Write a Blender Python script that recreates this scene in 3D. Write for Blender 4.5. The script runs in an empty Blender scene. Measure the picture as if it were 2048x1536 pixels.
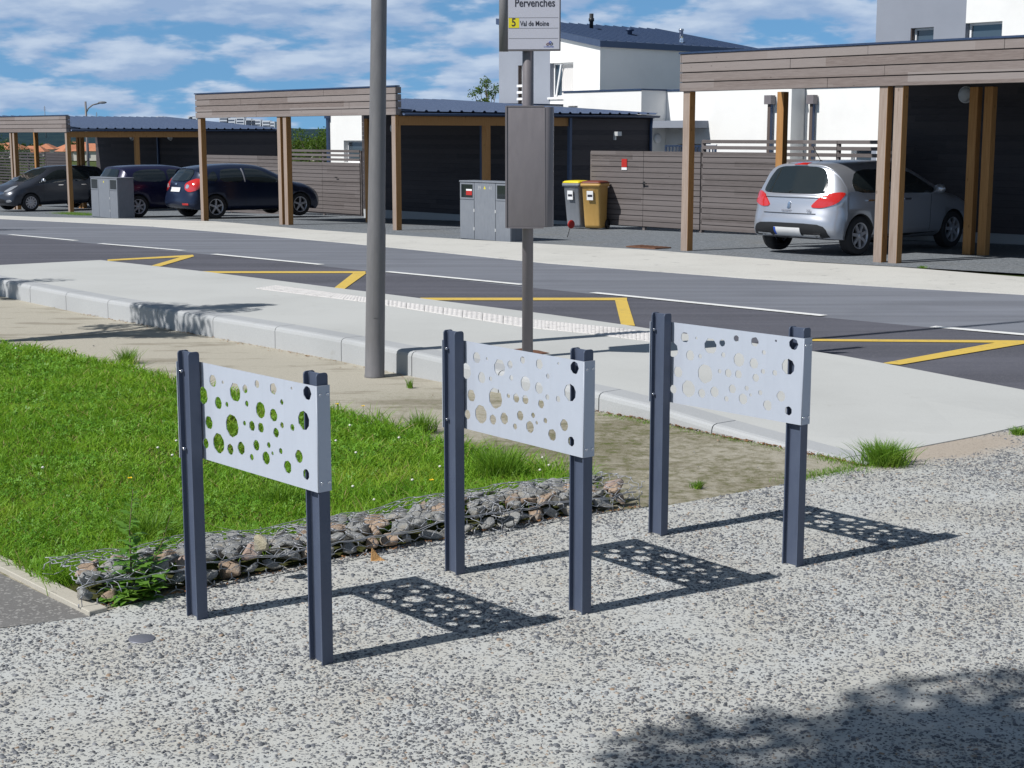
import bpy, bmesh, math, random
import numpy as np
from mathutils import Vector, Matrix, noise
from mathutils.bvhtree import BVHTree
R = math.radians
C = bpy.context.scene
col = C.collection
random.seed(7); rng = np.random.default_rng(7)

# ------------------------------------------------------------------ camera, sky, sun, exposure
FPX = 3030.0; PITCH = math.atan(498 / FPX); CAMH = 1.8
cd = bpy.data.cameras.new("camera"); cam = bpy.data.objects.new("camera", cd); col.objects.link(cam)
cd.sensor_width = 36; cd.lens = FPX / 2048 * 36; cd.clip_end = 8000; cd.clip_start = 0.05
cam.location = (0, 0, CAMH); cam.rotation_euler = (R(90) - PITCH, 0, 0)
C.camera = cam

SUN_AZ, SUN_EL = 31.0, 46.5            # shadows run towards +X turned 30 degrees to +Y
sl = bpy.data.lights.new("sun", 'SUN'); sl.energy = 4.8; sl.angle = R(0.53); sl.color = (1.0, 0.98, 0.955)
sun = bpy.data.objects.new("sun", sl); col.objects.link(sun)
sdir = Vector((math.cos(R(SUN_AZ)) * math.cos(R(SUN_EL)), math.sin(R(SUN_AZ)) * math.cos(R(SUN_EL)), -math.sin(R(SUN_EL))))
sun.rotation_euler = sdir.to_track_quat('-Z', 'Y').to_euler()
sun.location = (-20, -12, 25)

W = bpy.data.worlds.new("World"); C.world = W; W.use_nodes = True
nt = W.node_tree; N = nt.nodes; L = nt.links; N.clear()
def wn(t, **k):
    n = N.new(t)
    for a, b in k.items(): setattr(n, a, b)
    return n
def wm(op, a, b=None, c=None, clamp=False):
    n = N.new('ShaderNodeMath'); n.operation = op; n.use_clamp = clamp
    for i, s in enumerate((a, b, c)):
        if s is None: continue
        if isinstance(s, (int, float)): n.inputs[i].default_value = s
        else: L.new(s, n.inputs[i])
    return n.outputs[0]
tc = wn('ShaderNodeTexCoord'); sep = wn('ShaderNodeSeparateXYZ'); L.new(tc.outputs['Generated'], sep.inputs[0])
zc = wm('MAXIMUM', sep.outputs[2], 0.0)
deep = wn('ShaderNodeMapRange', interpolation_type='SMOOTHSTEP'); L.new(zc, deep.inputs[0]); deep.inputs[1].default_value = 0.10; deep.inputs[2].default_value = 0.5; deep.inputs[3].default_value = 1.0; deep.inputs[4].default_value = 0.33
lift = wm('ADD', wm('MULTIPLY', zc, 0.75), 0.20)
cmb = wn('ShaderNodeCombineXYZ'); L.new(sep.outputs[0], cmb.inputs[0]); L.new(sep.outputs[1], cmb.inputs[1]); L.new(lift, cmb.inputs[2])
sky = wn('ShaderNodeTexSky'); sky.sky_type = 'NISHITA'; sky.sun_disc = False
sky.sun_elevation = R(SUN_EL); sky.sun_rotation = R(240); sky.dust_density = 0.6; sky.air_density = 1.0; sky.ozone_density = 2.5
L.new(cmb.outputs[0], sky.inputs[0])
skm = wn('ShaderNodeMix', data_type='RGBA', blend_type='MULTIPLY'); skm.inputs[0].default_value = 1
L.new(sky.outputs[0], skm.inputs[6]); skm.inputs[7].default_value = (1.34, 1.92, 2.12, 1)
# cloud deck seen in perspective
inv = wm('DIVIDE', 1.0, wm('ADD', zc, 0.24))
px = wm('MULTIPLY', sep.outputs[0], inv); py = wm('MULTIPLY', sep.outputs[1], inv)
cp = wn('ShaderNodeCombineXYZ'); L.new(px, cp.inputs[0]); L.new(py, cp.inputs[1]); cp.inputs[2].default_value = 3.7
def cloud(off):
    a = wn('ShaderNodeVectorMath', operation='ADD'); L.new(cp.outputs[0], a.inputs[0]); a.inputs[1].default_value = off
    n = wn('ShaderNodeTexNoise'); n.inputs['Scale'].default_value = 5.2; n.inputs['Detail'].default_value = 9; n.inputs['Roughness'].default_value = 0.50
    n.inputs['Distortion'].default_value = 0.0
    L.new(a.outputs[0], n.inputs['Vector']); return n.outputs['Fac']
n1 = cloud((5.2, 2.1, 0)); n2 = cloud((5.19, 2.02, 0))
mask = wn('ShaderNodeMapRange', interpolation_type='SMOOTHSTEP'); L.new(n1, mask.inputs[0]); mask.inputs[1].default_value = 0.395; mask.inputs[2].default_value = 0.52
lit = wm('ADD', wm('MULTIPLY', wm('SUBTRACT', n2, n1), -4.5), 0.30, clamp=True)
cc = wn('ShaderNodeMix', data_type='RGBA'); L.new(lit, cc.inputs[0]); cc.inputs[6].default_value = (5.5, 7.3, 10.6, 1); cc.inputs[7].default_value = (9.6, 11.0, 13.2, 1)
fin = wn('ShaderNodeMix', data_type='RGBA'); L.new(wm('MULTIPLY', mask.outputs[0], 0.82), fin.inputs[0])
L.new(skm.outputs[2], fin.inputs[6]); L.new(cc.outputs[2], fin.inputs[7])
bg = wn('ShaderNodeBackground'); bg.inputs[1].default_value = 0.062; dm = wn('ShaderNodeVectorMath', operation='SCALE'); L.new(fin.outputs[2], dm.inputs[0]); L.new(deep.outputs[0], dm.inputs['Scale']); L.new(dm.outputs[0], bg.inputs[0])
wo = wn('ShaderNodeOutputWorld'); L.new(bg.outputs[0], wo.inputs[0])

C.view_settings.view_transform = 'Standard'; C.view_settings.look = 'None'
C.view_settings.gamma = 1; C.view_settings.use_curve_mapping = False; C.view_settings.exposure = 0.0

# ------------------------------------------------------------------ terrain height and photo -> place helpers
def g(Y):
    if Y <= 10: return 0.0
    if Y <= 52: return -0.00045 * (Y - 10) ** 2
    return max(-8.0, -0.7938 - 0.02 * (Y - 52))
_F = np.array([0, math.cos(PITCH), -math.sin(PITCH)]); _U = np.array([0, math.sin(PITCH), math.cos(PITCH)])
def ray(u, v):
    d = np.array([(u - 1024) / FPX, 0, 0]) + _U * ((768 - v) / FPX) + _F
    return d / d[1]
def G(u, v, dz=0.0):
    d = ray(u, v); Y = 10.0
    for i in range(80):
        o = dz((d[0] * Y, Y)) if callable(dz) else dz
        Y = 0.5 * Y + 0.5 * min(400, max(0.1, (g(Y) + o - CAMH) / d[2]))
    return (float(d[0] * Y), float(Y))
def at(u, v, Y):
    d = ray(u, v) * Y
    return Vector((d[0], d[1], CAMH + d[2]))
AQ = Vector((0.66, -0.7513)).normalized()     # along the row of carports, towards the camera's right
BQ = Vector((-AQ.y, AQ.x))                     # away from the road

# ------------------------------------------------------------------ materials
def mat(name, base=(0.5, 0.5, 0.5), rough=0.7, metal=0.0, spec=0.5, build=None, **k):
    m = bpy.data.materials.new(name); m.use_nodes = True
    t = m.node_tree; b = t.nodes['Principled BSDF']
    b.inputs['Base Color'].default_value = (*base, 1); b.inputs['Roughness'].default_value = rough
    b.inputs['Metallic'].default_value = metal; b.inputs['Specular IOR Level'].default_value = spec
    for a, v in k.items(): b.inputs[a].default_value = v
    if build: build(H(t, b))
    return m
class H:
    def __init__(s, t, b): s.t = t; s.b = b
    def n(s, ty, **k):
        n = s.t.nodes.new(ty)
        for a, v in k.items(): setattr(n, a, v)
        return n
    def l(s, a, b): s.t.links.new(a, b)
    def set(s, sock, v):
        if hasattr(v, 'links'): s.l(v, sock)
        else: sock.default_value = v
    def coord(s, scale=(1, 1, 1), kind='Object'):
        tc = s.n('ShaderNodeTexCoord'); mp = s.n('ShaderNodeMapping'); mp.inputs['Scale'].default_value = scale
        s.l(tc.outputs[kind], mp.inputs[0]); return mp.outputs[0]
    def noise(s, vec, sc=5, det=4, ro=0.5):
        n = s.n('ShaderNodeTexNoise'); n.inputs['Scale'].default_value = sc; n.inputs['Detail'].default_value = det; n.inputs['Roughness'].default_value = ro
        s.l(vec, n.inputs['Vector']); return n.outputs['Fac']
    def vor(s, vec, sc, feat='F1', rnd=1.0):
        n = s.n('ShaderNodeTexVoronoi'); n.feature = feat; n.inputs['Scale'].default_value = sc; n.inputs['Randomness'].default_value = rnd
        s.l(vec, n.inputs['Vector']); return n
    def rng(s, v, a, b, c=0.0, d=1.0, smooth=False):
        n = s.n('ShaderNodeMapRange'); n.interpolation_type = 'SMOOTHSTEP' if smooth else 'LINEAR'
        for i, x in enumerate((v, a, b, c, d)): s.set(n.inputs[i], x)
        return n.outputs[0]
    def mix(s, f, a, b, mode='MIX'):
        n = s.n('ShaderNodeMix', data_type='RGBA', blend_type=mode)
        s.set(n.inputs[0], f)
        for i, x in ((6, a), (7, b)):
            s.set(n.inputs[i], (*x, 1) if isinstance(x, tuple) and len(x) == 3 else x)
        return n.outputs[2]
    def m(s, op, a, b=0.0, clamp=False):
        n = s.n('ShaderNodeMath', operation=op, use_clamp=clamp); s.set(n.inputs[0], a); s.set(n.inputs[1], b); return n.outputs[0]
    def col(s, c): s.l(c, s.b.inputs['Base Color'])
    def bump(s, h, strength=0.5, dist=0.01, chain=None):
        n = s.n('ShaderNodeBump'); n.inputs['Strength'].default_value = strength; n.inputs['Distance'].default_value = dist
        s.l(h, n.inputs['Height'])
        if chain is not None: s.l(chain, n.inputs['Normal'])
        s.l(n.outputs[0], s.b.inputs['Normal']); return n.outputs[0]

def b_aggregate(h):
    v0 = h.coord()
    w = h.n('ShaderNodeTexNoise'); w.inputs['Scale'].default_value = 60; w.inputs['Detail'].default_value = 2; h.l(v0, w.inputs['Vector'])
    ws = h.n('ShaderNodeVectorMath', operation='SCALE'); h.l(w.outputs['Color'], ws.inputs[0]); ws.inputs['Scale'].default_value = 0.010
    wa = h.n('ShaderNodeVectorMath', operation='ADD'); h.l(v0, wa.inputs[0]); h.l(ws.outputs[0], wa.inputs[1])
    mp = h.n('ShaderNodeMapping'); mp.inputs['Scale'].default_value = (0.75, 1.05, 1); mp.inputs['Rotation'].default_value = (0, 0, 0.25); h.l(wa.outputs[0], mp.inputs[0])
    vec = mp.outputs[0]
    big = h.noise(v0, 2.6, 4, 0.6)
    def layer(sc, thr, frac):
        v = h.vor(vec, sc); e = h.vor(vec, sc, 'DISTANCE_TO_EDGE')
        sepc = h.n('ShaderNodeSeparateColor'); h.l(v.outputs['Color'], sepc.inputs[0])
        size = h.rng(sepc.outputs[0], 0, 1, thr * 0.35, thr)
        d = h.m('SUBTRACT', size, v.outputs['Distance'])
        on = h.m('LESS_THAN', sepc.outputs[1], h.rng(big, 0.3, 0.7, frac - 0.14, frac + 0.16))
        mk = h.m('MULTIPLY', h.rng(d, 0, 0.07, 0, 1, True), on)
        return mk, sepc.outputs[2], d
    m2, c2, d2 = layer(105, 0.58, 0.60)
    fine = h.noise(v0, 260, 3, 0.7); med = h.noise(v0, 30, 4, 0.6)
    base = h.mix(h.rng(fine, 0.3, 0.7), (0.40, 0.41, 0.395), (0.58, 0.59, 0.57))
    base = h.mix(h.rng(big, 0.35, 0.68), base, (0.47, 0.46, 0.415))
    def st(cr):
        r = h.n('ShaderNodeValToRGB'); e = r.color_ramp.elements
        e[0].color = (0.04, 0.045, 0.055, 1); e[1].color = (0.30, 0.29, 0.28, 1)  # small pebbles; the darkest tones paint in the shadowed pits between stones
        e.new(0.45).color = (0.10, 0.11, 0.13, 1); e.new(0.8).color = (0.22, 0.22, 0.225, 1); e.new(0.93).color = (0.27, 0.20, 0.15, 1)
        h.l(cr, r.inputs[0]); return r.outputs[0]
    c = h.mix(h.m('MULTIPLY', m2, 0.85), base, st(c2))
    c = h.mix(h.rng(med, 0.58, 0.72, 0, 0.35), c, (0.16, 0.155, 0.14))
    # fine tan silt washed over the slab where the platform runs out
    tcw = h.n('ShaderNodeTexCoord'); mw = h.n('ShaderNodeMapping'); mw.inputs['Location'].default_value = (-1.32, -8.0, 0); h.l(tcw.outputs['Object'], mw.inputs[0])
    mw.vector_type = 'POINT'; mw.inputs['Location'].default_value = (0, 0, 0)
    sw = h.n('ShaderNodeSeparateXYZ'); h.l(tcw.outputs['Object'], sw.inputs[0])
    al = h.m('ADD', h.m('MULTIPLY', h.m('SUBTRACT', sw.outputs[0], 2.45), 0.84), h.m('MULTIPLY', h.m('SUBTRACT', sw.outputs[1], 8.62), 0.54))
    ac = h.m('ADD', h.m('MULTIPLY', h.m('SUBTRACT', sw.outputs[0], 2.45), -0.54), h.m('MULTIPLY', h.m('SUBTRACT', sw.outputs[1], 8.62), 0.84))
    rr = h.m('SQRT', h.m('ADD', h.m('POWER', h.m('ABSOLUTE', h.m('DIVIDE', al, 0.95)), 2.0), h.m('POWER', h.m('ABSOLUTE', h.m('DIVIDE', ac, 0.34)), 2.0)))
    ww = h.rng(h.m('ADD', rr, h.m('MULTIPLY', h.m('SUBTRACT', big, 0.5), 1.3)), 0.5, 1.15, 1, 0, True)
    c = h.mix(h.m('MULTIPLY', ww, 0.75), c, h.mix(h.rng(fine, 0.3, 0.7), (0.34, 0.27, 0.20), (0.47, 0.39, 0.31)))
    h.col(c)
    h.bump(h.m('ADD', h.m('MULTIPLY', m2, 0.8), h.m('MULTIPLY', fine, 0.5)), 0.8, 0.003)
M = {}
M['aggregate'] = mat('exposed_aggregate', rough=0.85, spec=0.25, build=b_aggregate)
def b_peb(h):
    gm = h.n('ShaderNodeNewGeometry'); r = h.n('ShaderNodeValToRGB'); e = r.color_ramp.elements
    e[0].color = (0.045, 0.050, 0.064, 1); e[1].color = (0.42, 0.41, 0.38, 1)
    e.new(0.4).color = (0.075, 0.085, 0.105, 1); e.new(0.74).color = (0.145, 0.155, 0.18, 1); e.new(0.87).color = (0.24, 0.24, 0.245, 1); e.new(0.93).color = (0.27, 0.18, 0.115, 1)
    h.l(gm.outputs['Random Per Island'], r.inputs[0]); f = h.noise(h.coord(), 300, 3, 0.6)
    h.col(h.mix(h.rng(f, 0.35, 0.7, 0, 0.35), r.outputs[0], (0.36, 0.35, 0.31)))
M['pebble'] = mat('slate_pebbles', rough=0.6, spec=0.4, build=b_peb)
def b_sand(h):
    v = h.coord(); f = h.noise(v, 240, 3, 0.7); big = h.noise(v, 0.9, 5, 0.62); md = h.noise(v, 13, 7, 0.72)
    st = h.coord((0.7, 2.2, 1)); streak = h.noise(st, 1.4, 5, 0.6)
    c = h.mix(h.rng(f, 0.3, 0.7), (0.31, 0.285, 0.23), (0.56, 0.525, 0.44))
    c = h.mix(h.rng(streak, 0.52, 0.64, 0, 0.55, True), c, (0.20, 0.175, 0.13))
    # mossy, darker towards the planting end of the strip
    pos = h.n('ShaderNodeTexCoord'); sp = h.n('ShaderNodeSeparateXYZ'); h.l(pos.outputs['Object'], sp.inputs[0])
    q = h.m('ADD', h.m('MULTIPLY', sp.outputs[0], 0.64), h.m('MULTIPLY', sp.outputs[1], -0.77))
    near = h.rng(q, -9.4, -6.6, 0, 1, True)
    moss = h.m('MULTIPLY', h.rng(h.m('ADD', h.m('MULTIPLY', big, 0.5), h.m('MULTIPLY', md, 0.5)), 0.40, 0.56, 0.25, 1, True), near)
    gr = h.mix(h.rng(f, 0.3, 0.75), (0.11, 0.10, 0.055), (0.24, 0.215, 0.135))
    c = h.mix(h.m('MULTIPLY', moss, 0.85), c, gr)
    c = h.mix(h.m('MULTIPLY', h.m('MULTIPLY', h.rng(md, 0.5, 0.64), h.rng(big, 0.40, 0.6)), near), c, (0.095, 0.115, 0.028))
    peb = h.vor(v, 90); pc = h.n('ShaderNodeSeparateColor'); h.l(peb.outputs['Color'], pc.inputs[0])
    pm = h.m('MULTIPLY', h.m('LESS_THAN', peb.outputs['Distance'], 0.3), h.m('GREATER_THAN', pc.outputs[0], 0.8))
    c = h.mix(h.m('MULTIPLY', pm, 0.7), c, h.mix(pc.outputs[1], (0.12, 0.11, 0.09), (0.55, 0.52, 0.46)))
    h.col(c); h.bump(h.m('ADD', f, h.m('MULTIPLY', pm, 0.7)), 0.7, 0.004)
M['sand'] = mat('stabilised_sand', rough=0.95, spec=0.15, build=b_sand)
def b_conc(c1, c2, stain=0.35, sc=200, bump=0.25, stc=(0.22, 0.2, 0.16), contr=0.62):
    def f_(h):
        v = h.coord(); f = h.noise(v, sc, 3, 0.7); big = h.noise(v, 0.55, 6, 0.6); md = h.noise(v, 3.2, 6, 0.7)
        c = h.mix(h.rng(f, 0.3, 0.7), c1, c2)
        c = h.mix(h.rng(big, 0.45, 0.75, 0, 0.45), c, tuple(x * 0.8 for x in c1))
        c = h.mix(h.rng(md, contr, contr + 0.14, 0, stain, True), c, stc)
        h.col(c); h.bump(f, bump, 0.002)
    return f_
M['platform'] = mat('pale_concrete', rough=0.85, spec=0.2, build=b_conc((0.455, 0.46, 0.44), (0.55, 0.555, 0.535), 0.22))
M['kerb'] = mat('kerb_concrete', rough=0.8, spec=0.25, build=b_conc((0.37, 0.38, 0.385), (0.455, 0.465, 0.47), 0.3, 120))
M['edging'] = mat('edging_concrete', rough=0.85, spec=0.2, build=b_conc((0.38, 0.355, 0.30), (0.52, 0.49, 0.42), 0.5))
M['verge'] = mat('worn_concrete_strip', rough=0.9, spec=0.15, build=b_conc((0.50, 0.49, 0.45), (0.62, 0.61, 0.57), 0.5, 60, 0.5, (0.2, 0.2, 0.2), 0.58))
M['render_white'] = mat('white_render', rough=0.9, spec=0.2, build=b_conc((0.80, 0.79, 0.76), (0.86, 0.85, 0.82), 0.06, 80, 0.15, (0.6, 0.58, 0.54)))
M['render_grey'] = mat('grey_render', rough=0.9, spec=0.2, build=b_conc((0.25, 0.27, 0.315), (0.28, 0.30, 0.345), 0.1, 80, 0.15, (0.28, 0.3, 0.33)))
def b_asph(c1, c2, light=(0.2, 0.2, 0.21), streak=True):
    def f_(h):
        v = h.coord(); f = h.noise(v, 160, 3, 0.8); sp = h.vor(v, 110); pc = h.n('ShaderNodeSeparateColor'); h.l(sp.outputs['Color'], pc.inputs[0])
        c = h.mix(h.rng(f, 0.3, 0.7), c1, c2)
        c = h.mix(h.m('MULTIPLY', h.m('GREATER_THAN', pc.outputs[0], 0.86), 0.7), c, light)
        mp = h.n('ShaderNodeMapping'); mp.inputs['Rotation'].default_value = (0, 0, R(47)); mp.inputs['Scale'].default_value = (0.12, 1.6, 1)
        tc = h.n('ShaderNodeTexCoord'); h.l(tc.outputs['Object'], mp.inputs[0])
        stn = h.noise(mp.outputs[0], 1.2, 5, 0.6)
        c = h.mix(h.rng(stn, 0.42, 0.66, 0, 0.55 if streak else 0.25), c, tuple(x * 1.45 for x in c2))
        big = h.noise(v, 0.8, 5, 0.6); c = h.mix(h.rng(big, 0.5, 0.7, 0, 0.25), c, tuple(x * 0.8 for x in c1))
        h.col(c); h.bump(f, 0.5, 0.003)
    return f_
M['road_far'] = mat('worn_asphalt', rough=0.9, spec=0.25, build=b_asph((0.138, 0.147, 0.170), (0.176, 0.187, 0.214)))
M['road_bay'] = mat('dark_asphalt', rough=0.9, spec=0.25, build=b_asph((0.074, 0.075, 0.090), (0.100, 0.101, 0.120), (0.15, 0.15, 0.16)))
M['path_asph'] = mat('path_asphalt', rough=0.9, spec=0.2, build=b_asph((0.13, 0.125, 0.12), (0.20, 0.195, 0.188), (0.36, 0.35, 0.33), False))
def b_gravel(h):
    v = h.coord(); vo = h.vor(v, 45); pc = h.n('ShaderNodeSeparateColor'); h.l(vo.outputs['Color'], pc.inputs[0])
    c = h.mix(pc.outputs[0], (0.11, 0.125, 0.14), (0.27, 0.29, 0.31))
    big = h.noise(v, 0.5, 5, 0.6); c = h.mix(h.rng(big, 0.5, 0.75, 0, 0.5), c, (0.21, 0.20, 0.175))
    h.col(c); h.bump(h.m('ADD', vo.outputs['Distance'], pc.outputs[1]), 0.9, 0.012)
M['gravel'] = mat('blue_grey_gravel', rough=0.9, spec=0.3, build=b_gravel)
def b_paint(c):
    def f_(h):
        v = h.coord(); f = h.noise(v, 90, 4, 0.8); md = h.noise(v, 9, 5, 0.7)
        h.col(h.mix(h.rng(h.m('ADD', f, md), 1.08, 1.28, 0, 0.75), c, (0.12, 0.12, 0.12))); h.bump(f, 0.4, 0.002)
    return f_
M['yellow'] = mat('yellow_road_paint', rough=0.7, build=b_paint((0.66, 0.46, 0.085)))
M['white_line'] = mat('white_road_paint', rough=0.7, build=b_paint((0.78, 0.78, 0.76)))
M['tactile'] = mat('tactile_white', rough=0.7, build=b_paint((0.66, 0.635, 0.61)))
M['soil'] = mat('soil', rough=1, spec=0.1, build=b_conc((0.045, 0.05, 0.018), (0.085, 0.085, 0.03), 0.5, 40, 0.6, (0.06, 0.1, 0.02)))
M['land'] = mat('meadow_land', rough=1, spec=0.1, build=b_conc((0.05, 0.075, 0.02), (0.10, 0.12, 0.04), 0.5, 0.5, 0.1, (0.12, 0.11, 0.05)))
M['earth'] = mat('rusty_earth', rough=1, spec=0.1, build=b_conc((0.13, 0.065, 0.04), (0.24, 0.13, 0.09), 0.5, 70, 0.8, (0.08, 0.05, 0.04)))
M['tan_earth'] = mat('tan_earth', rough=1, spec=0.1, build=b_conc((0.28, 0.19, 0.125), (0.40, 0.30, 0.21), 0.5, 70, 0.5, (0.2, 0.16, 0.11)))
def b_steel(c, v2):
    def f_(h):
        v = h.coord((3, 3, 0.8)); f = h.noise(v, 7, 6, 0.65); fi = h.noise(h.coord(), 300, 2, 0.6)
        sv = h.noise(h.coord((14, 14, 0.9)), 3.0, 6, 0.7); sp = h.noise(h.coord(), 45, 5, 0.75)
        cc = h.mix(h.rng(f, 0.35, 0.75), c, v2)
        cc = h.mix(h.rng(sv, 0.52, 0.75, 0, 0.22), cc, tuple(x * 0.78 + 0.02 for x in c)); cc = h.mix(h.rng(sp, 0.62, 0.74, 0, 0.25), cc, tuple(min(1, x * 1.2 + 0.03) for x in v2))
        h.col(cc); h.bump(fi, 0.12, 0.001)
        h.l(h.rng(f, 0.3, 0.7, 0.38, 0.55), h.b.inputs['Roughness'])
    return f_
M['anthracite'] = mat('anthracite_powder_coat', rough=0.45, spec=0.5, build=b_steel((0.066, 0.083, 0.128), (0.082, 0.102, 0.150)))
M['panel'] = mat('silver_grey_powder_coat', rough=0.5, spec=0.4, build=b_steel((0.43, 0.465, 0.53), (0.445, 0.48, 0.545)))
M['pole'] = mat('grey_brown_pole_paint', rough=0.5, spec=0.4, build=b_steel((0.155, 0.150, 0.155), (0.19, 0.183, 0.187)))
M['boxgrey'] = mat('warm_grey_box_paint', rough=0.55, spec=0.4, build=b_steel((0.165, 0.150, 0.158), (0.19, 0.172, 0.18)))
M['cabinet'] = mat('grey_cabinet_plastic', rough=0.6, spec=0.3, build=b_steel((0.175, 0.19, 0.215), (0.21, 0.225, 0.25)))
M['zinc'] = mat('sky_tinted_zinc', rough=0.38, metal=0.35, spec=0.5, build=b_steel((0.030, 0.055, 0.115), (0.045, 0.075, 0.145)))  # blue of the reflected sky is put into the base colour
M['roofblue'] = mat('blue_grey_roof_sheet', rough=0.4, metal=0.3, spec=0.5, build=b_steel((0.060, 0.088, 0.155), (0.080, 0.112, 0.185)))
M['galv'] = mat('galvanised_wire', base=(0.36, 0.37, 0.39), rough=0.5, metal=0.35)
M['chrome'] = mat('chrome', base=(0.8, 0.8, 0.82), rough=0.15, metal=1.0)
M['steel'] = mat('brushed_steel', base=(0.22, 0.225, 0.26), rough=0.55, metal=0.5)
M['signface'] = mat('sign_face', base=(0.47, 0.47, 0.53), rough=0.5)
M['ink'] = mat('sign_ink', base=(0.02, 0.02, 0.035), rough=0.6)
M['signline'] = mat('sign_line', base=(0.12, 0.12, 0.14), rough=0.6)
M['sign_yellow'] = mat('sign_yellow', base=(0.70, 0.60, 0.02), rough=0.5)
M['red'] = mat('red_plastic', base=(0.42, 0.02, 0.015), rough=0.5)
M['brownred'] = mat('brown_red_plastic', base=(0.16, 0.035, 0.02), rough=0.55)
M['white'] = mat('white_plastic', base=(0.78, 0.78, 0.78), rough=0.5)
M['black'] = mat('black_plastic', base=(0.015, 0.016, 0.018), rough=0.5)
M['tan'] = mat('tan_plastic', rough=0.5, build=b_steel((0.50, 0.30, 0.085), (0.55, 0.34, 0.105)))
M['bin_grey'] = mat('bin_grey_plastic', rough=0.5, build=b_steel((0.20, 0.215, 0.24), (0.24, 0.255, 0.28)))
M['bin_yellow'] = mat('bin_yellow_lid', base=(0.75, 0.60, 0.02), rough=0.45)
M['curtain'] = mat('white_curtain', base=(0.62, 0.60, 0.58), rough=0.9)
M['glass'] = mat('window_glass', base=(0.05, 0.07, 0.09), rough=0.04, spec=0.8)
M['dark_reveal'] = mat('brown_reveal', base=(0.10, 0.075, 0.065), rough=0.7)
M['lampglass'] = mat('opal_lamp_glass', base=(0.55, 0.56, 0.56), rough=0.35)
def b_wood(c1, c2, c3, board=0.135, along=0, gap=False):
    def f_(h):
        tc = h.n('ShaderNodeTexCoord'); sp = h.n('ShaderNodeSeparateXYZ'); h.l(tc.outputs['Object'], sp.inputs[0])
        zi = h.m('FLOOR', h.m('DIVIDE', sp.outputs[2], board))
        xx = sp.outputs[0] if along == 0 else sp.outputs[1]
        wn1 = h.n('ShaderNodeTexWhiteNoise', noise_dimensions='1D'); h.l(zi, wn1.inputs['W'])
        seg = h.m('FLOOR', h.m('ADD', h.m('DIVIDE', xx, 3.6), h.m('MULTIPLY', wn1.outputs['Value'], 7.0)))
        wn2 = h.n('ShaderNodeTexWhiteNoise', noise_dimensions='2D'); cb = h.n('ShaderNodeCombineXYZ'); h.l(zi, cb.inputs[0]); h.l(seg, cb.inputs[1]); h.l(cb.outputs[0], wn2.inputs['Vector'])
        st = h.coord((2.0, 2.0, 26)); f = h.noise(st, 2.2, 6, 0.7); kn = h.vor(h.coord((0.9, 0.9, 2.2)), 3.2)
        c = h.mix(h.rng(f, 0.3, 0.7), c1, c2)
        c = h.mix(h.rng(wn2.outputs['Value'], 0.0, 1.0, 0.0, 0.75), c, c3)
        c = h.mix(h.rng(kn.outputs['Distance'], 0.03, 0.07, 0.7, 0.0), c, tuple(x * 0.45 for x in c1))
        h.col(c)
        fr = h.m('FRACT', h.m('DIVIDE', sp.outputs[2], board))
        if gap: h.bump(h.m('MULTIPLY', h.rng(fr, 0.0, 0.12), 1.0), 1.0, 0.02)
        else: h.bump(f, 0.25, 0.003)
    return f_
M['fascia'] = mat('weathered_fascia_boards', rough=0.8, spec=0.2, build=b_wood((0.150, 0.120, 0.108), (0.230, 0.193, 0.178), (0.285, 0.253, 0.240)))
M['slats'] = mat('weathered_fence_slats', rough=0.85, spec=0.2, build=b_wood((0.092, 0.079, 0.075), (0.150, 0.132, 0.128), (0.180, 0.160, 0.156), 0.115))
M['cladding'] = mat('dark_stained_cladding', rough=0.85, spec=0.15, build=b_wood((0.044, 0.041, 0.046), (0.075, 0.069, 0.074), (0.092, 0.082, 0.084), 0.12))
def b_post(c1, c2):
    def f_(h):
        f = h.noise(h.coord((26, 26, 1.2)), 2.0, 6, 0.7); kn = h.vor(h.coord((1.5, 1.5, 0.8)), 3.5)
        c = h.mix(h.rng(f, 0.3, 0.7), c1, c2)
        c = h.mix(h.rng(kn.outputs['Distance'], 0.05, 0.10, 0.6, 0.0), c, tuple(x * 0.45 for x in c1)); h.col(c); h.bump(f, 0.2, 0.003)
    return f_
M['post_grey'] = mat('weathered_post_timber', rough=0.8, spec=0.2, build=b_post((0.24, 0.18, 0.145), (0.36, 0.295, 0.25)))
M['post_orange'] = mat('fresh_larch_timber', rough=0.7, spec=0.25, build=b_post((0.30, 0.145, 0.05), (0.45, 0.24, 0.09)))
def leafmat(name, c1, c2, tr=0.35, sc=3.0):
    m = bpy.data.materials.new(name); m.use_nodes = True; t = m.node_tree; b = t.nodes['Principled BSDF']; h = H(t, b)
    gm = h.n('ShaderNodeNewGeometry'); v = h.coord(); n = h.noise(v, sc, 4, 0.6)
    f = h.m('ADD', h.m('MULTIPLY', gm.outputs['Random Per Island'], 0.55), h.m('MULTIPLY', h.rng(n, 0.3, 0.7), 0.45))
    c = h.mix(f, c1, c2); n9 = h.noise(v, sc * 0.55, 5, 0.65); c = h.mix(h.rng(n9, 0.5, 0.72, 0, 0.55, True), c, (c2[0] * 1.15, c2[1] * 0.82, c2[2])); h.col(c); b.inputs['Roughness'].default_value = 0.5; b.inputs['Specular IOR Level'].default_value = 0.3
    tl = h.n('ShaderNodeBsdfTranslucent'); h.l(h.mix(0.5, c, (0.25, 0.42, 0.02)), tl.inputs[0])
    mx = h.n('ShaderNodeMixShader'); mx.inputs[0].default_value = tr
    out = t.nodes['Material Output']; h.l(b.outputs[0], mx.inputs[1]); h.l(tl.outputs[0], mx.inputs[2]); h.l(mx.outputs[0], out.inputs[0])
    return m
M['grass'] = leafmat('grass_blades', (0.095, 0.28, 0.016), (0.37, 0.60, 0.055), 0.45, 1.6)
M['clover'] = leafmat('clover_leaves', (0.065, 0.22, 0.014), (0.24, 0.46, 0.05), 0.35, 2)
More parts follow.
